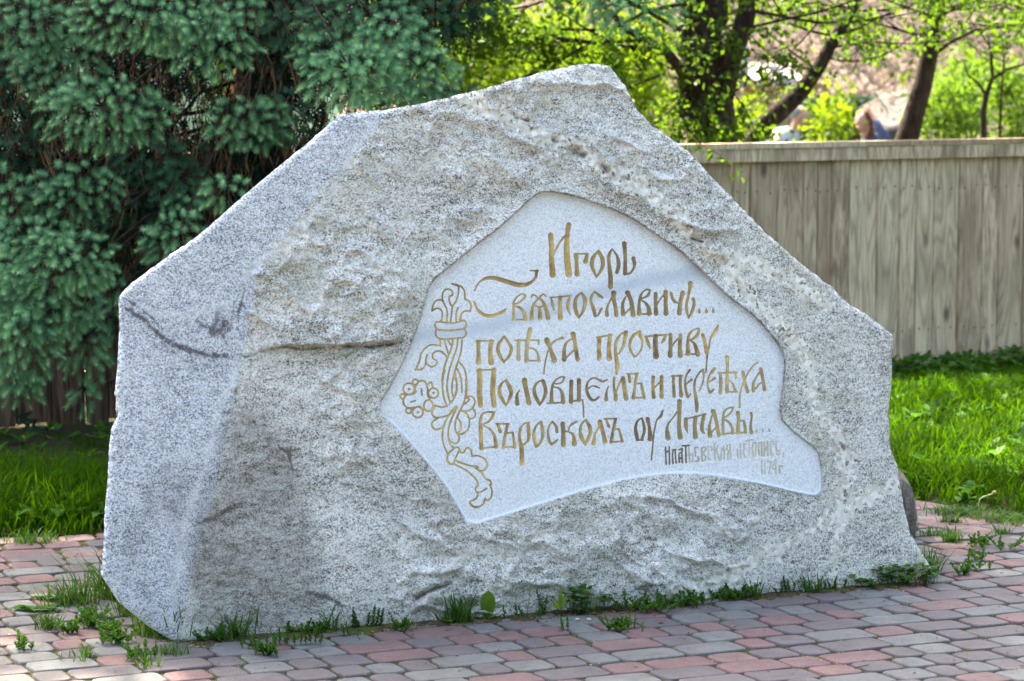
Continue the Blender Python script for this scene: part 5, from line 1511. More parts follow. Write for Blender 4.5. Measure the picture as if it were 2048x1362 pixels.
def build_spruce_neighbour():
    r = np.random.default_rng(15); bx, by = -3.35, 12.6
    root = empty('spruce_tree', (0, 0, 0)); tag(root, 'second dark spruce at the far left edge, behind the fence corner', 'spruce')
    MB().tube([(bx, by, -.1), (bx, by, 3), (bx, by, 8.5)], [.15, .11, .02], 10).build('trunk', M_BARK, root, True)
    n = 9000; z = r.uniform(.5, 8.2, n); R = (9 - z) * .25 + .2; a = r.uniform(0, 6.283, n); q = np.sqrt(r.uniform(.05, 1, n)) * R
    P3 = np.stack([bx + q * np.cos(a), by + q * np.sin(a), z - q * .18], -1)
    d = np.stack([np.cos(a), np.sin(a), -.35 + 0 * a], -1) + r.normal(0, .3, (n, 3))
    tag(shoots_mesh('needles', P3, d, r.uniform(1.8, 2.8, n), root, 79, True, np.zeros(n), M_OLDSHADENEEDLE), kind='stuff')
build_spruce_neighbour()

# ------------------------------------------------------------------ leaves
def leaf_cloud(name, P, size, mat, parent, seed=0, flat=.0):
    """one rhombic, folded leaf of two triangles at each point"""
    r = np.random.default_rng(seed); n = len(P)
    size = np.broadcast_to(size, n) * r.uniform(.65, 1.2, n)
    d = r.normal(0, 1, (n, 3)); d[:, 2] -= .4
    Rm = rot_to(d, r.uniform(0, 6.28, n))
    v = np.array([[0, 0, 0], [.30, .10, .48], [0, 0, 1.0], [-.30, .10, .48]])
    W_ = np.einsum('nij,vj->nvi', Rm, v) * size[:, None, None] + P[:, None, :]
    b = np.arange(n)[:, None] * 4
    Ft = np.concatenate([b + np.array([0, 1, 2]), b + np.array([0, 2, 3])])
    o = mesh_np(name, W_.reshape(-1, 3), Ft, mat, parent, False)
    return tag(o, kind='stuff')

def sprays(r, centres, per, spread):
    P = []
    for c in centres: P.append(np.array(c)[None] + r.normal(0, 1, (per, 3)) * spread)
    return np.concatenate(P)

def branch(m, p, d, L, rad, r, depth, ends, wig=.35, dens=3):
    n = 5; pts = [Vector(p)]; dd = Vector(d).normalized()
    for i in range(n):
        dd = (dd + Vector((r.gauss(0, wig), r.gauss(0, wig), r.gauss(0, wig))) * .35).normalized()
        pts.append(pts[-1] + dd * L / n)
    rads = [rad * (1 - .65 * i / n) for i in range(n + 1)]
    m.tube(pts, rads, 7 if rad > .02 else 4, depth > 0)
    if depth == 0: ends.extend(pts[1:]); return
    for k in range(dens):
        i = r.randint(1, n)
        nd = (dd + Vector((r.gauss(0, .8), r.gauss(0, .8), r.gauss(.1, .6)))).normalized()
        branch(m, pts[i], nd, L * r.uniform(.45, .75), max(.003, rads[i] * .55), r, depth - 1, ends, wig, dens)

def region_pts(r, n, us, vs, ts, keep=None):
    u = r.uniform(*us, n); v = r.uniform(*vs, n); t = r.uniform(*ts, n)
    if keep is not None:
        m = keep(u, v); u, v, t = u[m], v[m], t[m]
    return at(u, v, t)

def build_trees():
    r = random.Random(31); rn = np.random.default_rng(31)
    # A: the old leafy tree beside the fence, its crown spreading over the stone
    root = empty('old_tree', (1.1, 15.9, 0)); root.location = (0, 0, 0)
    tag(root, 'thick dark trunked tree clad in leaves, its crown reaching over the boulder', 'tree')
    m = MB()
    D = 15.9
    m.tube([V(1428, 520, D), V(1425, 280, D), V(1418, 180, D), V(1400, 80, D), V(1402, -20, D), V(1380, -300, D - .2), V(1310, -900, D - .3)], [.19, .145, .13, .125, .12, .11, .08], 12)
    m.tube([V(1440, 190, D), V(1462, 120, D - .1), V(1490, 40, D - .1), V(1510, -60, D), V(1600, -500, D)], [.085, .06, .055, .05, .04], 10)
    m.tube([V(1398, 210, D), V(1370, 150, D - .2), V(1330, 100, D - .3), V(1255, 60, D - .3), V(1180, -20, D - .2)], [.05, .035, .028, .02, .014], 8)
    m.tube([V(1385, 260, D), V(1372, 220, D), V(1366, 160, D), V(1392, 90, D)], [.05, .045, .04, .04], 8)
    m.tube([V(1400, 80, D), V(1440, 40, D + .1), V(1440, -30, D), V(1480, -300, D)], [.07, .05, .045, .04], 8)
    m.build('trunk', M_BARK, root, True)
    bm_, ends = MB(), []
    for (u, v, dx, dz, L, rad) in ((1330, 100, -1, .1, 1.3, .018), (1300, 80, -1, -.15, 1.1, .014), (1255, 60, -1, .05, 1.2, .012), (1360, 60, -1, .3, 1.2, .016), (1400, 0, -1, -.05, 1.5, .018), (1180, -20, -1, -.1, .9, .012),
                                 (1060, -40, -.7, -.3, .8, .012), (980, -30, -.6, -.4, .7, .010), (1240, 130, -.8, -.1, .9, .010), (1320, 150, -.6, -.3, .6, .010)):
        branch(bm_, V(u, v, D - .3), (dx, r.uniform(-.3, .3), dz), L, rad, r, 2, ends, .35, 3)
    ends2 = []
    for (u, v, dx, dz, L, rad) in ((1500, 20, 1, -.1, 1.0, .014), (1480, 60, 1, .1, 1.0, .012), (1500, -40, 1, -.2, 1.1, .014), (1380, 180, -.3, -.4, .4, .008), (1440, 150, .3, -.5, .4, .008), (1400, 120, -.1, -.6, .5, .008), (1420, 60, .3, -.4, .5, .008)):
        branch(bm_, V(u, v, D - .25), (dx, r.uniform(-.3, .2), dz), L, rad, r, 2, ends2, .35, 3)
    bm_.build('branch_work', M_BARK, root, True)
    E = np.array([tuple(p) for p in ends])
    leaf_cloud('foliage', sprays(rn, E[rn.integers(0, len(E), 1500)], 6, .06), .048, M_LEAF, root, 1)
    E2 = np.array([tuple(p) for p in ends2])
    leaf_cloud('foliage', sprays(rn, E2[rn.integers(0, len(E2), 330)], 5, .05), .044, M_LEAF, root, 2)
    # leaves clothing the trunk
    q = region_pts(rn, 900, (1345, 1500), (-30, 285), (15.45, 15.75), lambda u, v: (vnoise(np.stack([u / 26, v / 26, 0 * u], -1), 3) > -.05) & (np.abs(u - 1420) < 75))
    leaf_cloud('foliage', q, .045, M_DARKLEAF, root, 3)
    q = region_pts(rn, 1500, (860, 1360), (-40, 120), (14.6, 15.6), lambda u, v: vnoise(np.stack([u / 55, v / 30, 0 * u + 3], -1), 13) > .0 + v / 400)
    leaf_cloud('foliage', q, .05, M_DARKLEAF, root, 31)
    # crown above the picture
    n = 2800
    d = rn.normal(0, 1, (n, 3)); d /= np.linalg.norm(d, axis=1, keepdims=True); d *= (rn.random(n) ** .45)[:, None]
    P = np.array([.6, 15.6, 5.6]) + d * np.array([2.3, 1.9, 2.2])
    P = P + .5 * np.stack([vnoise(P * .9, 1), vnoise(P * .9, 2), vnoise(P * .9, 3)], -1)
    dens = fbm(P * 1.25, 2, 12)
    P = P[(project(P)[1] < -70) & (dens > -.22)]
    leaf_cloud('upper_foliage', P, .15, M_LEAF, root, 4)
    cm = MB(); tip = V(1310, -900, D - .3)
    for k in range(12):
        branch(cm, tip.lerp(V(1390, -200, D - .1), r.random()), (r.uniform(-1, .7), r.uniform(-.5, .4), r.uniform(.1, .8)), r.uniform(1.2, 2.2), .05, r, 1, [], .3, 4)
    cm.build('upper_branches', M_BARK, root, True)

    # B: leaning trunk; C: dark curved trunk; D: slender one
    root = empty('leaning_tree'); tag(root, 'dark leaning tree slanting up to the right behind the fence, beside the man', 'tree')
    D = 17.0; m = MB()
    m.tube([V(1470, 420, D), V(1500, 295, D), V(1530, 248, D), V(1560, 222, D), V(1600, 186, D), V(1640, 132, D), V(1662, 90, D), V(1705, 20, D), V(1750, -80, D)], [.09, .065, .062, .058, .052, .042, .036, .03, .02], 10)
    m.build('trunk', M_BARK, root, True)
    bm_, ends = MB(), []
    for k in range(9):
        f = r.uniform(.15, 1); p = V(1600, 186, D).lerp(V(1720, -10, D), f)
        branch(bm_, p, (r.uniform(-.8, 1), r.uniform(-.5, .1), r.uniform(-.2, .6)), r.uniform(.5, .9), .010, r, 2, ends, .4, 3)
    bm_.build('branch_work', M_BARK, root, True)
    E = np.array([tuple(p) for p in ends]); vv = project(E)[1]; E = E[vv < 140]
    leaf_cloud('foliage', sprays(rn, E[rn.integers(0, len(E), 190)], 5, .05), .05, M_LEAF, root, 5)
    leaf_cloud('foliage', sprays(rn, at(np.array([1520, 1535, 1655]), np.array([268, 278, 140]), np.full(3, 16.8)), 9, .035), .05, M_LEAF, root, 55)

    root = empty('curved_tree'); tag(root, 'dark curved tree trunk standing behind the fence right of the thatched roof', 'tree')
    D = 17.6; m = MB()
    m.tube([V(1795, 420, D), V(1812, 285, D), V(1826, 235, D), V(1846, 170, D), V(1862, 90, D), V(1872, 20, D), V(1876, -60, D), V(1850, -400, D), V(1700, -900, D)], [.10, .075, .066, .058, .054, .05, .048, .04, .02], 12)
    m.tube([V(1872, 30, D), V(1900, 18, D), V(1950, 0, D), V(2010, -30, D)], [.03, .022, .018, .012], 6)
    m.tube([V(1866, 110, D), V(1900, 85, D), V(1950, 60, D), V(2000, 55, D)], [.015, .012, .010, .006], 5)
    m.tube([V(1858, 60, D), V(1836, 70, D), V(1800, 60, D), V(1770, 40, D)], [.014, .012, .009, .005], 5)
    m.build('trunk', M_BARK, root, True)
    bm_, ends = MB(), []
    for (u, v, dx, dz, L) in ((1900, 20, 1, -.1, .7), (1950, 0, 1, -.2, .8), (2000, 0, .8, -.1, .8), (1800, 60, -1, .1, .7), (1850, 0, -1, .1, .9), (1780, 20, -1, -.1, .8), (1960, 50, 1, .1, .6), (1700, -20, -.8, -.2, .8)):
        branch(bm_, V(u, v, D), (dx, r.uniform(-.4, .1), dz), L, .011, r, 2, ends, .4, 3)
    bm_.build('branch_work', M_BARK, root, True)
    E = np.array([tuple(p) for p in ends]); E = E[project(E)[1] < 125]
    leaf_cloud('foliage', sprays(rn, E[rn.integers(0, len(E), 260)], 5, .05), .048, M_LEAF, root, 6)
    q = region_pts(rn, 1100, (1480, 2080), (-40, 90), (15.2, 16.4), lambda u, v: vnoise(np.stack([u / 50, v / 26, 0 * u + 7], -1), 19) > .05 + v / 260)
    leaf_cloud('foliage', q, .05, M_DARKLEAF, root, 71)
    q = region_pts(rn, 1300, (1480, 2080), (-40, 120), (15.6, 17.2), lambda u, v: vnoise(np.stack([u / 60, v / 34, 0 * u], -1), 9) > .08 + v / 300)
    leaf_cloud('foliage', q, .046, M_LEAF, root, 7)
    n = 2600
    P = np.stack([rn.uniform(.8, 4.6, n), rn.uniform(15.2, 18.5, n), rn.uniform(3.6, 7, n)], -1)
    leaf_cloud('upper_foliage', P[fbm(P * .8, 2, 9) > -.05], .15, M_LEAF, root, 8)

    root = empty('slender_tree'); tag(root, 'slender dark forked sapling standing against the bright shrubs at right', 'tree')
    D = 20.0; m = MB()
    m.tube([V(1966, 400, D), V(1968, 275, D), V(1966, 225, D), V(1972, 190, D), V(1985, 155, D), V(1982, 110, D), V(1976, 70, D)], [.035, .026, .022, .02, .015, .012, .008], 8)
    m.tube([V(1972, 190, D), V(1955, 165, D), V(1935, 150, D), V(1928, 120, D)], [.013, .010, .007, .004], 5)
    m.tube([V(1985, 158, D), V(2010, 140, D), V(2048, 128, D), V(2080, 100, D)], [.014, .012, .010, .006], 5)
    m.tube([V(2000, 275, D), V(2002, 200, D), V(2008, 120, D), V(2004, 60, D)], [.010, .010, .008, .006], 5)
    m.build('trunk', M_BARK, root, True)
    bm_, ends = MB(), []
    for k in range(8): branch(bm_, V(1980 + r.uniform(-30, 40), r.uniform(60, 160), D), (r.uniform(-1, 1), 0, r.uniform(.1, 1)), .45, .007, r, 1, ends, .5, 3)
    bm_.build('branch_work', M_BARK, root, True)
    E = np.array([tuple(p) for p in ends]); leaf_cloud('foliage', sprays(rn, E[rn.integers(0, len(E), 60)], 4, .05), .05, M_LEAF, root, 9)

    # the sprig hanging over the fence
    root = empty('overhanging_sprig'); tag(root, 'small leafy sprig hanging down over the fence boards beside the boulder', 'sprig')
    MB().tube([V(1372, 262, 13.25), V(1395, 285, 13.2), V(1440, 310, 13.2), V(1462, 335, 13.2)], [.004, .003, .002, .0015], 4).build('stem', M_TWIG, root)
    leaf_cloud('leaves', sprays(rn, at(np.array([1385, 1400, 1432, 1445, 1466, 1476]), np.array([290, 300, 302, 318, 338, 345]), np.full(6, 13.15)), 3, .018), .045, M_LEAF, root, 19)

    # sunlit shrubs behind the fence
    def shrub(name, label, u, v, ru, rv, D, n, size, mat, group=None, stems=7, spread=.09):
        root = empty(name); tag(root, label, 'shrub', group)
        foot = V(u, 300, D); foot.z = float(ground_z(foot.x, foot.y)) - .05
        m = MB(); cs = []
        for k in range(stems):
            a = r.uniform(0, 6.28); q = r.random() ** .5
            top = V(u + ru * q * math.cos(a), v + rv * q * math.sin(a), D + r.uniform(-.3, .3))
            mid = foot.lerp(top, .5) + Vector((r.gauss(0, .1), 0, .1))
            m.tube([foot + Vector((r.gauss(0, .05), 0, 0)), mid, top], [.016, .011, .004], 4)
            cs += [tuple(mid.lerp(top, f)) for f in (.2, .5, .8, 1)]
        m.build('stem', M_BARK, root)
        a = rn.uniform(0, 6.28, n); q = rn.random(n) ** .5
        cu, cv = u + ru * q * np.cos(a), v + rv * q * np.sin(a)
        c = at(cu, cv, D + rn.uniform(-.5, .5, n)); c = c[vnoise(c * 2.1, 4) > -.35]
        leaf_cloud('foliage', np.concatenate([sprays(rn, c, 5, spread), sprays(rn, cs, 6, spread)]), size, mat, root, int(u))
    shrub('flowering_shrub', 'yellow green shrub between the man and the woman behind the fence', 1664, 240, 27, 54, 26.0, 75, .085, M_LEAF2, stems=6)
    shrub('pale_shrub', 'pale sunlit shrub between the thick trunk and the leaning tree', 1490, 235, 26, 45, 24.0, 34, .08, M_LEAF2)
    for i, (u, v, ru, rv, D, n, lab) in enumerate(((1900, 225, 60, 60, 25.0, 330, 'bright green shrub just right of the dark curved trunk'), (2010, 215, 70, 80, 26.0, 460, 'bright green shrub behind the slender sapling at the right edge'),
                                   (1940, 165, 60, 45, 28.0, 200, 'paler green shrub rising behind the two bright ones at right'))):
        shrub('bright_shrub', lab, u, v, ru, rv, D, n, .075, M_LEAF3, 'bright shrubs at right')
    for i, (u, v, ru, rv, D, n, lab) in enumerate(((940, 110, 90, 110, 25.0, 420, 'sunlit yellow green bush behind the spruce tip above the boulder'), (1090, 130, 110, 90, 26.5, 460, 'sunlit yellow green bush above the highest part of the boulder'),
                                   (1270, 170, 90, 110, 24.0, 460, 'sunlit yellow green bush between the boulder peak and the thick trunk'), (1200, 60, 130, 70, 29.0, 330, 'farther yellow green bush high above the boulder peak'),
                                   (480, 130, 60, 70, 17.6, 90, 'yellow leaved bush seen through the gap in the spruce'))):
        shrub('sunlit_bush', lab, u, v, ru, rv, D, n, .08, M_LEAF2, 'yellow green bushes behind the fence')
build_trees()

# ------------------------------------------------------------------ far slope with dry scrub
def build_slope():
    rn = np.random.default_rng(8); r = random.Random(8)
    xs = np.linspace(-45, 45, 120); ys = np.linspace(40, 90, 70)
    X, Y = np.meshgrid(xs, ys)
    Z = np.clip((Y - 40) / 50, 0, 1) ** 1.1 * 20 - .36
    P = np.stack([X.ravel(), Y.ravel(), Z.ravel()], -1); P[:, 2] += .5 * fbm(P * .25, 3, 2)
    n = len(xs); i = np.arange(len(ys) - 1)[:, None] * n + np.arange(n - 1)[None, :]
    k = NT('dry_slope', .95, .1)
    k.col(k.ramp(k.math('ADD', k.math('MULTIPLY', k.noise(.9, 6, .75), .6), k.math('MULTIPLY', k.noise(7, 4, .7), .4)), [(.36, (.03, .024, .018)), (.48, (.09, .066, .052)), (.62, (.165, .125, .105))]))
    k.bump(k.noise(3, 5, .7), 1.0, .2)
    tag(mesh_np('hillside', P, np.stack([i, i + 1, i + 1 + n, i + n], -1).reshape(-1, 4), k.m), 'far slope covered in dry leaves', kind='structure')
    m = MB()
    for q in range(2400):
        u = r.uniform(780, 2120) if r.random() < .9 else r.uniform(-60, 780); v = r.uniform(-80, 235); p = V(u, v, r.uniform(34, 42))
        d = Vector((r.gauss(0, 1), r.gauss(0, .4), r.gauss(.1, .7))).normalized() * r.uniform(.25, .8)
        w = Vector((r.gauss(0, .08), 0, r.gauss(0, .08)))
        m.tube([p, p + d * .5 + w, p + d], [.011, .009, .005], 3, False)
    tag(m.build('dry_scrub', M_DRYTWIG, None), 'tangle of bare pinkish brown scrub on the far slope', 'scrub', kind='stuff')
    q = region_pts(rn, 5200, (780, 2120), (-80, 240), (34, 44), lambda u, v: vnoise(np.stack([u / 70, v / 40, 0 * u], -1), 5) > -.3)
    o = leaf_cloud('scrub_leaves', q, .12, M_DRY, None, 3); tag(o, 'dry leaves caught in the far scrub', 'scrub')
    q = region_pts(rn, 900, (780, 2120), (-80, 200), (31, 40), lambda u, v: vnoise(np.stack([u / 45, v / 30, 0 * u + 5], -1), 6) > .25)
    o = leaf_cloud('young_leaves', q, .12, M_LEAF2, None, 4); tag(o, 'scattered young yellow leaves in the far scrub', 'scrub')
build_slope()
# ------------------------------------------------------------------ buildings behind the fence
def plain(name, c, rough=.85, n=8, var=.12):
    k = NT(name, rough, .2); a = tuple(x * (1 - var) for x in c); b = tuple(min(1, x * (1 + var)) for x in c)
    k.col(k.ramp(k.noise(n, 4, .65), [(.35, a), (.65, b)])); return k.m
def slab(u0, v0, u1, v1, D, th):
    """upright board facing the viewer between two sight lines: box centre and size"""
    a, b = V(u0, v0, D), V(u1, v1, D); c = (a + b) / 2
    return (c.x, (a.y + b.y) / 2, c.z), abs(b.x - a.x), th, abs(a.z - b.z)
def build_far():
    # pale green house behind the spruce
    root = empty('green_house', (0, 0, 0)); tag(root, 'pale green plastered house glimpsed through the spruce boughs', 'house')
    gw = plain('green_plaster', (.40, .52, .33)); br = plain('brown_wood', (.30, .15, .06)); gl = NT('window_glass', .1, .6); gl.col((.05, .06, .06))
    MB().box((-4.6, 21.0, 2.1), 6.4, 4.0, 5.0).build('wall', gw, root)
    MB().box((-4.6, 20.96, -.15), 6.46, 4.02, .5).build('plinth', plain('plinth_stone', (.3, .29, .27)), root)
    rf = MB().box((-4.6, 20.7, 4.72), 7.2, 5.0, .2).build('roof', plain('roof_sheet', (.25, .12, .08)), root)
    for x in (-6.3, -3.9):
        w = MB().box((x, 18.99, 2.9), 1.0, .06, 1.2).build('window', br, root)
        MB().box((x, 18.955, 2.9), .84, .02, 1.04).build('pane', gl.m, w)
    # leaning brown prop in front of it
    pr = MB().tube([V(455, 215, 16.5), V(485, 150, 16.5), V(520, 60, 16.5), V(560, -60, 16.5)], [.05, .055, .05, .045], 8).build('leaning_pole', plain('orange_wood', (.30, .15, .055)), None, True)
    tag(pr, 'orange brown leaning pole behind the spruce, before the green house', 'pole')
    # cream house with brown eaves
    root = empty('cream_house'); tag(root, 'cream house with orange brown eaves behind the leaning tree', 'house')
    cw = plain('cream_plaster', (.40, .32, .21)); ob = plain('eaves_board', (.34, .135, .045)); rs_ = plain('slate_roof', (.34, .32, .31)); mt = plain('grey_metal', (.36, .38, .42), .5)
    c, a, b, d = slab(1470, 180, 1615, 330, 38, 3.0); MB().box((c[0], c[1] + 1.5, c[2]), a, 3.0, d).build('wall', cw, root)
    c, a, b, d = slab(1490, 158, 1605, 186, 37.4, .3); MB().box(c, a, .12, d).build('fascia', ob, root)
    c, a, b, d = slab(1605, 166, 1658, 186, 37.2, .3); MB().box(c, a, .12, d).build('fascia', ob, root)
    c, a, b, d = slab(1588, 196, 1635, 222, 37.6, .3); MB().box(c, a, .12, d).build('gable_board', plain('red_board', (.26, .06, .03)), root)
    # sloping roof
    p = [V(1478, 160, 37.3), V(1606, 158, 37.3), V(1585, 128, 40.5), V(1495, 122, 40.5)]
    q = [x + Vector((0, 0, -.08)) for x in p]
    MB().add(p + q, [(0, 1, 2, 3), (7, 6, 5, 4), (0, 4, 5, 1), (1, 5, 6, 2), (2, 6, 7, 3), (3, 7, 4, 0)]).build('roof', rs_, root)
    MB().tube([V(1540, 130, 37.0), V(1562, 152, 37.0), V(1588, 180, 37.0)], .045, 8).build('gutter_pipe', mt, root, True)
    MB().tube([V(1478, 60, 37.0), V(1480, 110, 37.0), V(1482, 172, 37.0)], .11, 10).build('flue', mt, root, True)
    # thatched hut
    root = empty('thatched_hut'); tag(root, 'low hut with shaggy grey thatched roof behind the fence, left of the curved trunk', 'hut')
    D = 34.0; n = 14
    rn = random.Random(2); vs, fs = [], []
    prof = [(1705, 246, 1.0), (1722, 214, .9), (1746, 198, .75), (1772, 184, .55), (1800, 180, .4), (1828, 168, .2)]
    bot = [(1700, 250), (1735, 238), (1746, 262), (1775, 266), (1800, 258), (1822, 240)]
    ring = []
    for k in range(6):
        u, v, w = prof[k]; ub, vb = bot[k]
        col = []
        for j in range(7):
            f = j / 6
            p = V(u + (ub - u) * f + rn.uniform(-2, 2), v + (vb - v) * f + rn.uniform(-2, 2), D + .9 * (1 - f) - .5 * f + rn.uniform(-.06, .06))
            col.append(p)
        ring.append(col)
    for k in range(6):
        vs += ring[k]
    for k in range(5):
        for j in range(6): fs.append((k * 7 + j, k * 7 + j + 1, (k + 1) * 7 + j + 1, (k + 1) * 7 + j))
    nb = len(vs)
    vs += [p + Vector((0, .9, -.25)) for p in vs[:nb]]
    fs += [tuple(i + nb for i in reversed(f)) for f in fs[:]]
    per = [k * 7 for k in range(6)]
    for k in range(5): fs.append((k * 7, (k + 1) * 7, (k + 1) * 7 + nb, k * 7 + nb)); fs.append((k * 7 + 6, k * 7 + 6 + nb, (k + 1) * 7 + 6 + nb, (k + 1) * 7 + 6))
    for j in range(6): fs.append((j, j + nb, j + 1 + nb, j + 1)); fs.append((35 + j, 35 + j + 1, 35 + j + 1 + nb, 35 + j + nb))
    th = NT('thatch', .95, .1); th.col(th.ramp(th.noise(14, 5, .7, th.mapped((3, 3, .8))), [(.35, (.13, .115, .10)), (.65, (.27, .245, .22))])); th.bump(th.noise(30, 4, .7, th.mapped((3, 3, .6))), 1, .05)
    m = MB(); m.add(vs, fs); m.build('roof', th.m, root, True)
    c, a, b, d = slab(1742, 250, 1808, 330, 34.3, 1); MB().box((c[0], c[1] + .8, c[2]), a, 1.4, d).build('wall', plain('clay_wall', (.52, .36, .22)), root)
    # dark hedge behind the woman
    hd = empty('dark_hedge'); tag(hd, 'dark green clipped hedge between the house and the thatched hut', 'hedge')
    r2 = np.random.default_rng(3)
    P = region_pts(r2, 1500, (1590, 1740), (196, 300), (36, 36.8)); leaf_cloud('foliage', P, .13, leaf_material('hedge_leaf', (.01, .05, .025), (.02, .09, .04), (.03, .12, .04), .2), hd, 3)
    MB().tube([V(1660, 330, 36.6), V(1662, 240, 36.6)], [.05, .03], 6).build('stem', M_BARK, hd)

# ------------------------------------------------------------------ people
def skin_body(name, joints, edges, mat, parent, root_i=0, sub=2):
    me = bpy.data.meshes.new(name); me.from_pydata([j[:3] for j in joints], edges, [])
    o = link(bpy.data.objects.new(name, me), parent)
    md = o.modifiers.new('skin', 'SKIN'); md.use_smooth_shade = True
    for i, j in enumerate(joints):
        sv = me.skin_vertices[0].data[i]; sv.radius = (j[3], j[4] if len(j) > 4 else j[3]); sv.use_root = (i == root_i)
    sd = o.modifiers.new('subdivision', 'SUBSURF'); sd.levels = sub; sd.render_levels = sub
    me.materials.append(mat)
    return o
def person(loc, rz, skin, hair, clothes, vest, label, raise_arm=False, long_hair=False, bend=.5):
    """seated figure; local +x is where it faces; origin at the ground under the hips"""
    root = empty('person', loc, rz); tag(root, label, 'person')
    b = bend
    hip = (0, 0, .47); ch = (.22 * b * 1.3, 0, .47 + .40); nk = (.36 * b * 1.3, 0, .47 + .55); hd = (.36 * b * 1.3 + .07, 0, .47 + .66)
    J = [(*hip, .14, .16), (ch[0] * .55, 0, .68, .11, .14), (*ch, .11, .15), (*nk, .05, .05), (hd[0] - .02, 0, hd[2] - .02, .07, .065), (hd[0] + .01, 0, hd[2] + .07, .088, .075)]
    E = [(0, 1), (1, 2), (2, 3), (3, 4), (4, 5)]
    for s in (-1, 1):
        i = len(J)                                       # leg: hip, knee, ankle, toe
        J += [(.06, s * .11, .45, .085), (.42, s * .13, .47, .062), (.44, s * .13, .10, .040), (.56, s * .14, .04, .032)]
        E += [(0, i), (i, i + 1), (i + 1, i + 2), (i + 2, i + 3)]
    hands = []
    for s in (-1, 1):
        i = len(J)
        sh = Vector((ch[0] + .02, s * .19, ch[2] + .04))
        if raise_arm and s == 1: el = sh + Vector((.10, .16, .06)); wr = Vector((hd[0], s * .12, hd[2] + .14))
        else: el = sh + Vector((.08, s * .05, -.27)); wr = el + Vector((.22, -s * .05, -.02))
        J += [(*sh, .05), (*el, .042), (*wr, .026)]; E += [(2, i), (i, i + 1), (i + 1, i + 2)]
        d = (wr - el).normalized(); pal = wr + d * .07; J.append((*pal, .030, .018)); E.append((i + 2, i + 3))
        side = d.cross(Vector((0, 0, 1))).normalized()
        for q in range(4):
            k = len(J); base = pal + side * (q - 1.5) * .016; L = (.026, .032, .030, .022)[q]
            J += [(*(base + d * L), .008), (*(base + d * L * 1.9 + Vector((0, 0, -.012))), .007)]; E += [(i + 3, k), (k, k + 1)]
        k = len(J); J += [(*(wr + d * .03 + side * .03), .009), (*(wr + d * .06 + side * .042), .008)]; E += [(i + 2, k), (k, k + 1)]
    skin_body('body', J, E, skin, root)
    H = Vector((hd[0] + .01, 0, hd[2] + .05))
    # face
    MB().ball(H + Vector((-.008, 0, .005)), .1, 16, 12, (.94, .77, 1.12)).ball(H + Vector((.03, 0, -.06)), .06, 12, 8, (.9, .8, .85)).build('head', skin, root, True)
    m = MB().ball(H + Vector((.092, 0, -.015)), .016, 8, 6, (1, .8, 1.4)); 
    for s in (-1, 1): m.ball(H + Vector((0, s * .078, -.005)), .022, 8, 6, (.7, .4, 1.2))
    m.build('nose_and_ears', skin, root, True)
    dk = NT('eye_dark', .4); dk.col((.03, .02, .015)); m = MB()
    for s in (-1, 1): m.ball(H + Vector((.079, s * .032, .018)), .008, 6, 5)
    m.build('eyes', dk.m, root, True)
    lp = NT('lips', .5); lp.col((.35, .12, .09)); MB().ball(H + Vector((.083, 0, -.058)), .014, 8, 5, (.5, 1.4, .4)).build('mouth', lp.m, root, True)
    if long_hair: MB().ball(H + Vector((-.045, 0, .03)), .105, 14, 10, (1, .92, 1.05)).ball(H + Vector((-.07, 0, -.13)), .10, 12, 8, (.55, .9, 1.7)).build('hair', hair, root, True)
    else: MB().ball(H + Vector((-.034, 0, .038)), .092, 14, 10, (1.0, .92, .92)).build('hair', hair, root, True)
    # clothes follow the body
    JC = [(-.01, 0, .42, .22, .24), (ch[0] * .5, 0, .68, .20, .235), (ch[0] - .01, 0, ch[2], .205, .27), (nk[0] - .02, 0, nk[2] - .02, .10, .11), (nk[0] + .005, 0, nk[2] + .03, .075, .075)]
    skin_body('vest', JC, [(0, 1), (1, 2), (2, 3), (3, 4)], vest, root)
    for s in (-1, 1):
        sh = Vector((ch[0] + .02, s * .19, ch[2] + .04))
        if raise_arm and s == 1: el = sh + Vector((.10, .16, .06)); wr = Vector((hd[0], s * .12, hd[2] + .14))
        else: el = sh + Vector((.08, s * .05, -.27)); wr = el + Vector((.22, -s * .05, -.02))
        skin_body('sleeve', [(*sh, .085), (*el, .065), (*(el.lerp(wr, .8)), .040)], [(0, 1), (1, 2)], clothes, root)
        skin_body('trouser_leg', [(.02, s * .11, .46, .10), (.42, s * .13, .475, .078), (.44, s * .13, .14, .06)], [(0, 1), (1, 2)], clothes, root)
    return root
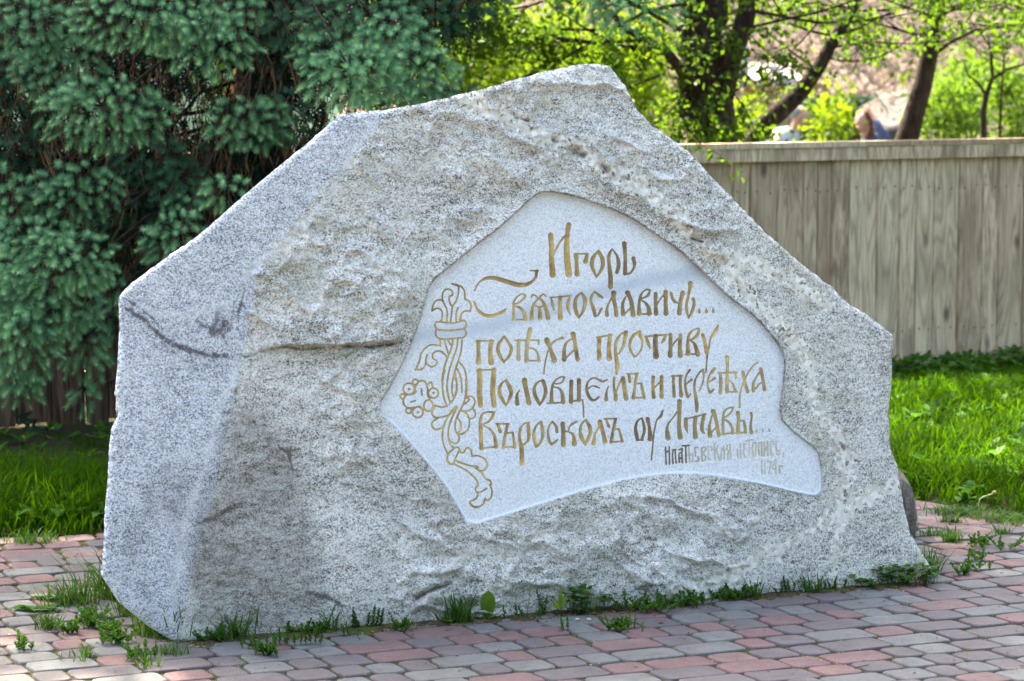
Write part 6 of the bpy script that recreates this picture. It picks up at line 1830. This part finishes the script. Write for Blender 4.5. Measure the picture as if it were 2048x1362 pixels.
def build_people():
    sk = plain('skin', (.34, .18, .13), .6); gh = plain('grey_hair', (.16, .15, .14)); dk = plain('dark_cloth', (.05, .055, .075)); vs = plain('light_vest', (.30, .30, .32)); rh = plain('reddish_hair', (.09, .032, .02)); nv = plain('navy_cloth', (.035, .045, .09))
    for (u, v, D, rz, kw, lab) in ((1600, 222, 31.0, -.35, dict(skin=sk, hair=gh, clothes=dk, vest=vs, bend=.9), 'grey haired man in a light vest sitting bent forward behind the fence'),
                                   (1728, 232, 31.5, -2.5, dict(skin=sk, hair=rh, clothes=nv, vest=nv, bend=.35, raise_arm=True, long_hair=True), 'woman in navy with long reddish hair sitting before the thatched hut')):
        top = V(u, v, D); hdx = .36 * kw['bend'] * 1.3 + .07
        g = top.z - 1.24
        x = top.x - hdx * math.cos(rz); y = top.y - hdx * math.sin(rz)
        person((x, y, g), rz, kw['skin'], kw['hair'], kw['clothes'], kw['vest'], lab, kw.get('raise_arm', False), kw.get('long_hair', False), kw['bend'])
        b = empty('wooden_bench', (x, y, g), rz); tag(b, 'plain wooden bench under the ' + ('grey haired man' if u < 1700 else 'woman in navy'), 'bench')
        bw = plain('bench_wood', (.25, .16, .09))
        MB().box((-.02, 0, .30), .34, 1.1, .05).build('seat', bw, b)
        for s in (-1, 1):
            hgt = .28 + max(0, g - float(ground_z(x, y)))
            MB().box((-.02, s * .42, .28 - hgt / 2), .28, .06, hgt).build('leg', bw, b)
        print('person ground', g, float(ground_z(x, y)))
build_far()
build_people()
# ------------------------------------------------------------------ added unseen foliage shaping the light, behind the viewer and beside the picture
def build_around():
    rn = np.random.default_rng(44); r = random.Random(44)
    # birch added out of view, its crown placed to block the sun
    root = empty('added_birch'); tag(root, 'added birch out of view left of the spruce, its crown blocking the sun', 'tree')
    m = MB().tube([(-4.6, 14.6, -.4), (-4.5, 14.6, 3), (-4.2, 14.5, 7), (-3.7, 14.4, 10.5)], [.20, .16, .12, .03], 10)
    ends = []
    for k in range(14): branch(m, Vector((-4.0, 14.5, 7 + k * .25)), (r.uniform(-1, 1), r.uniform(-1, .6), r.uniform(0, .6)), r.uniform(1.6, 2.8), .04, r, 1, ends, .3, 3)
    m.build('trunk', plain('birch_bark', (.5, .48, .45)), root, True)
    n = 12500
    d = rn.normal(0, 1, (n, 3)); d /= np.linalg.norm(d, axis=1, keepdims=True); d *= (rn.random(n) ** .45)[:, None]
    P = np.array([-3.7, 14.3, 9.6]) + d * np.array([3.1, 2.5, 2.0])
    P = P[(fbm(P * 1.1, 2, 5) > -.25) & (project(P)[1] < -70)]
    leaf_cloud('foliage', P, .15, M_LEAF, root, 5)
    # foliage mass added unseen behind the viewer to block low skylight
    n = 15000
    a = rn.uniform(math.radians(60), math.radians(222), n); R = 14.5 + rn.normal(0, 1.3, n)      # clockwise from straight ahead
    cl = 1 + .25 * np.sin(a * 11) + .15 * np.sin(a * 23 + 1)
    z = rn.random(n) ** .8 * 8.2 * cl
    P = np.stack([R * np.sin(a), 5 + R * np.cos(a), z], -1)
    o = leaf_cloud('sky_blocker', P, .55, M_LEAF, None, 6); tag(o, 'added unseen foliage behind the viewer, blocking low skylight', 'wood')
build_around()
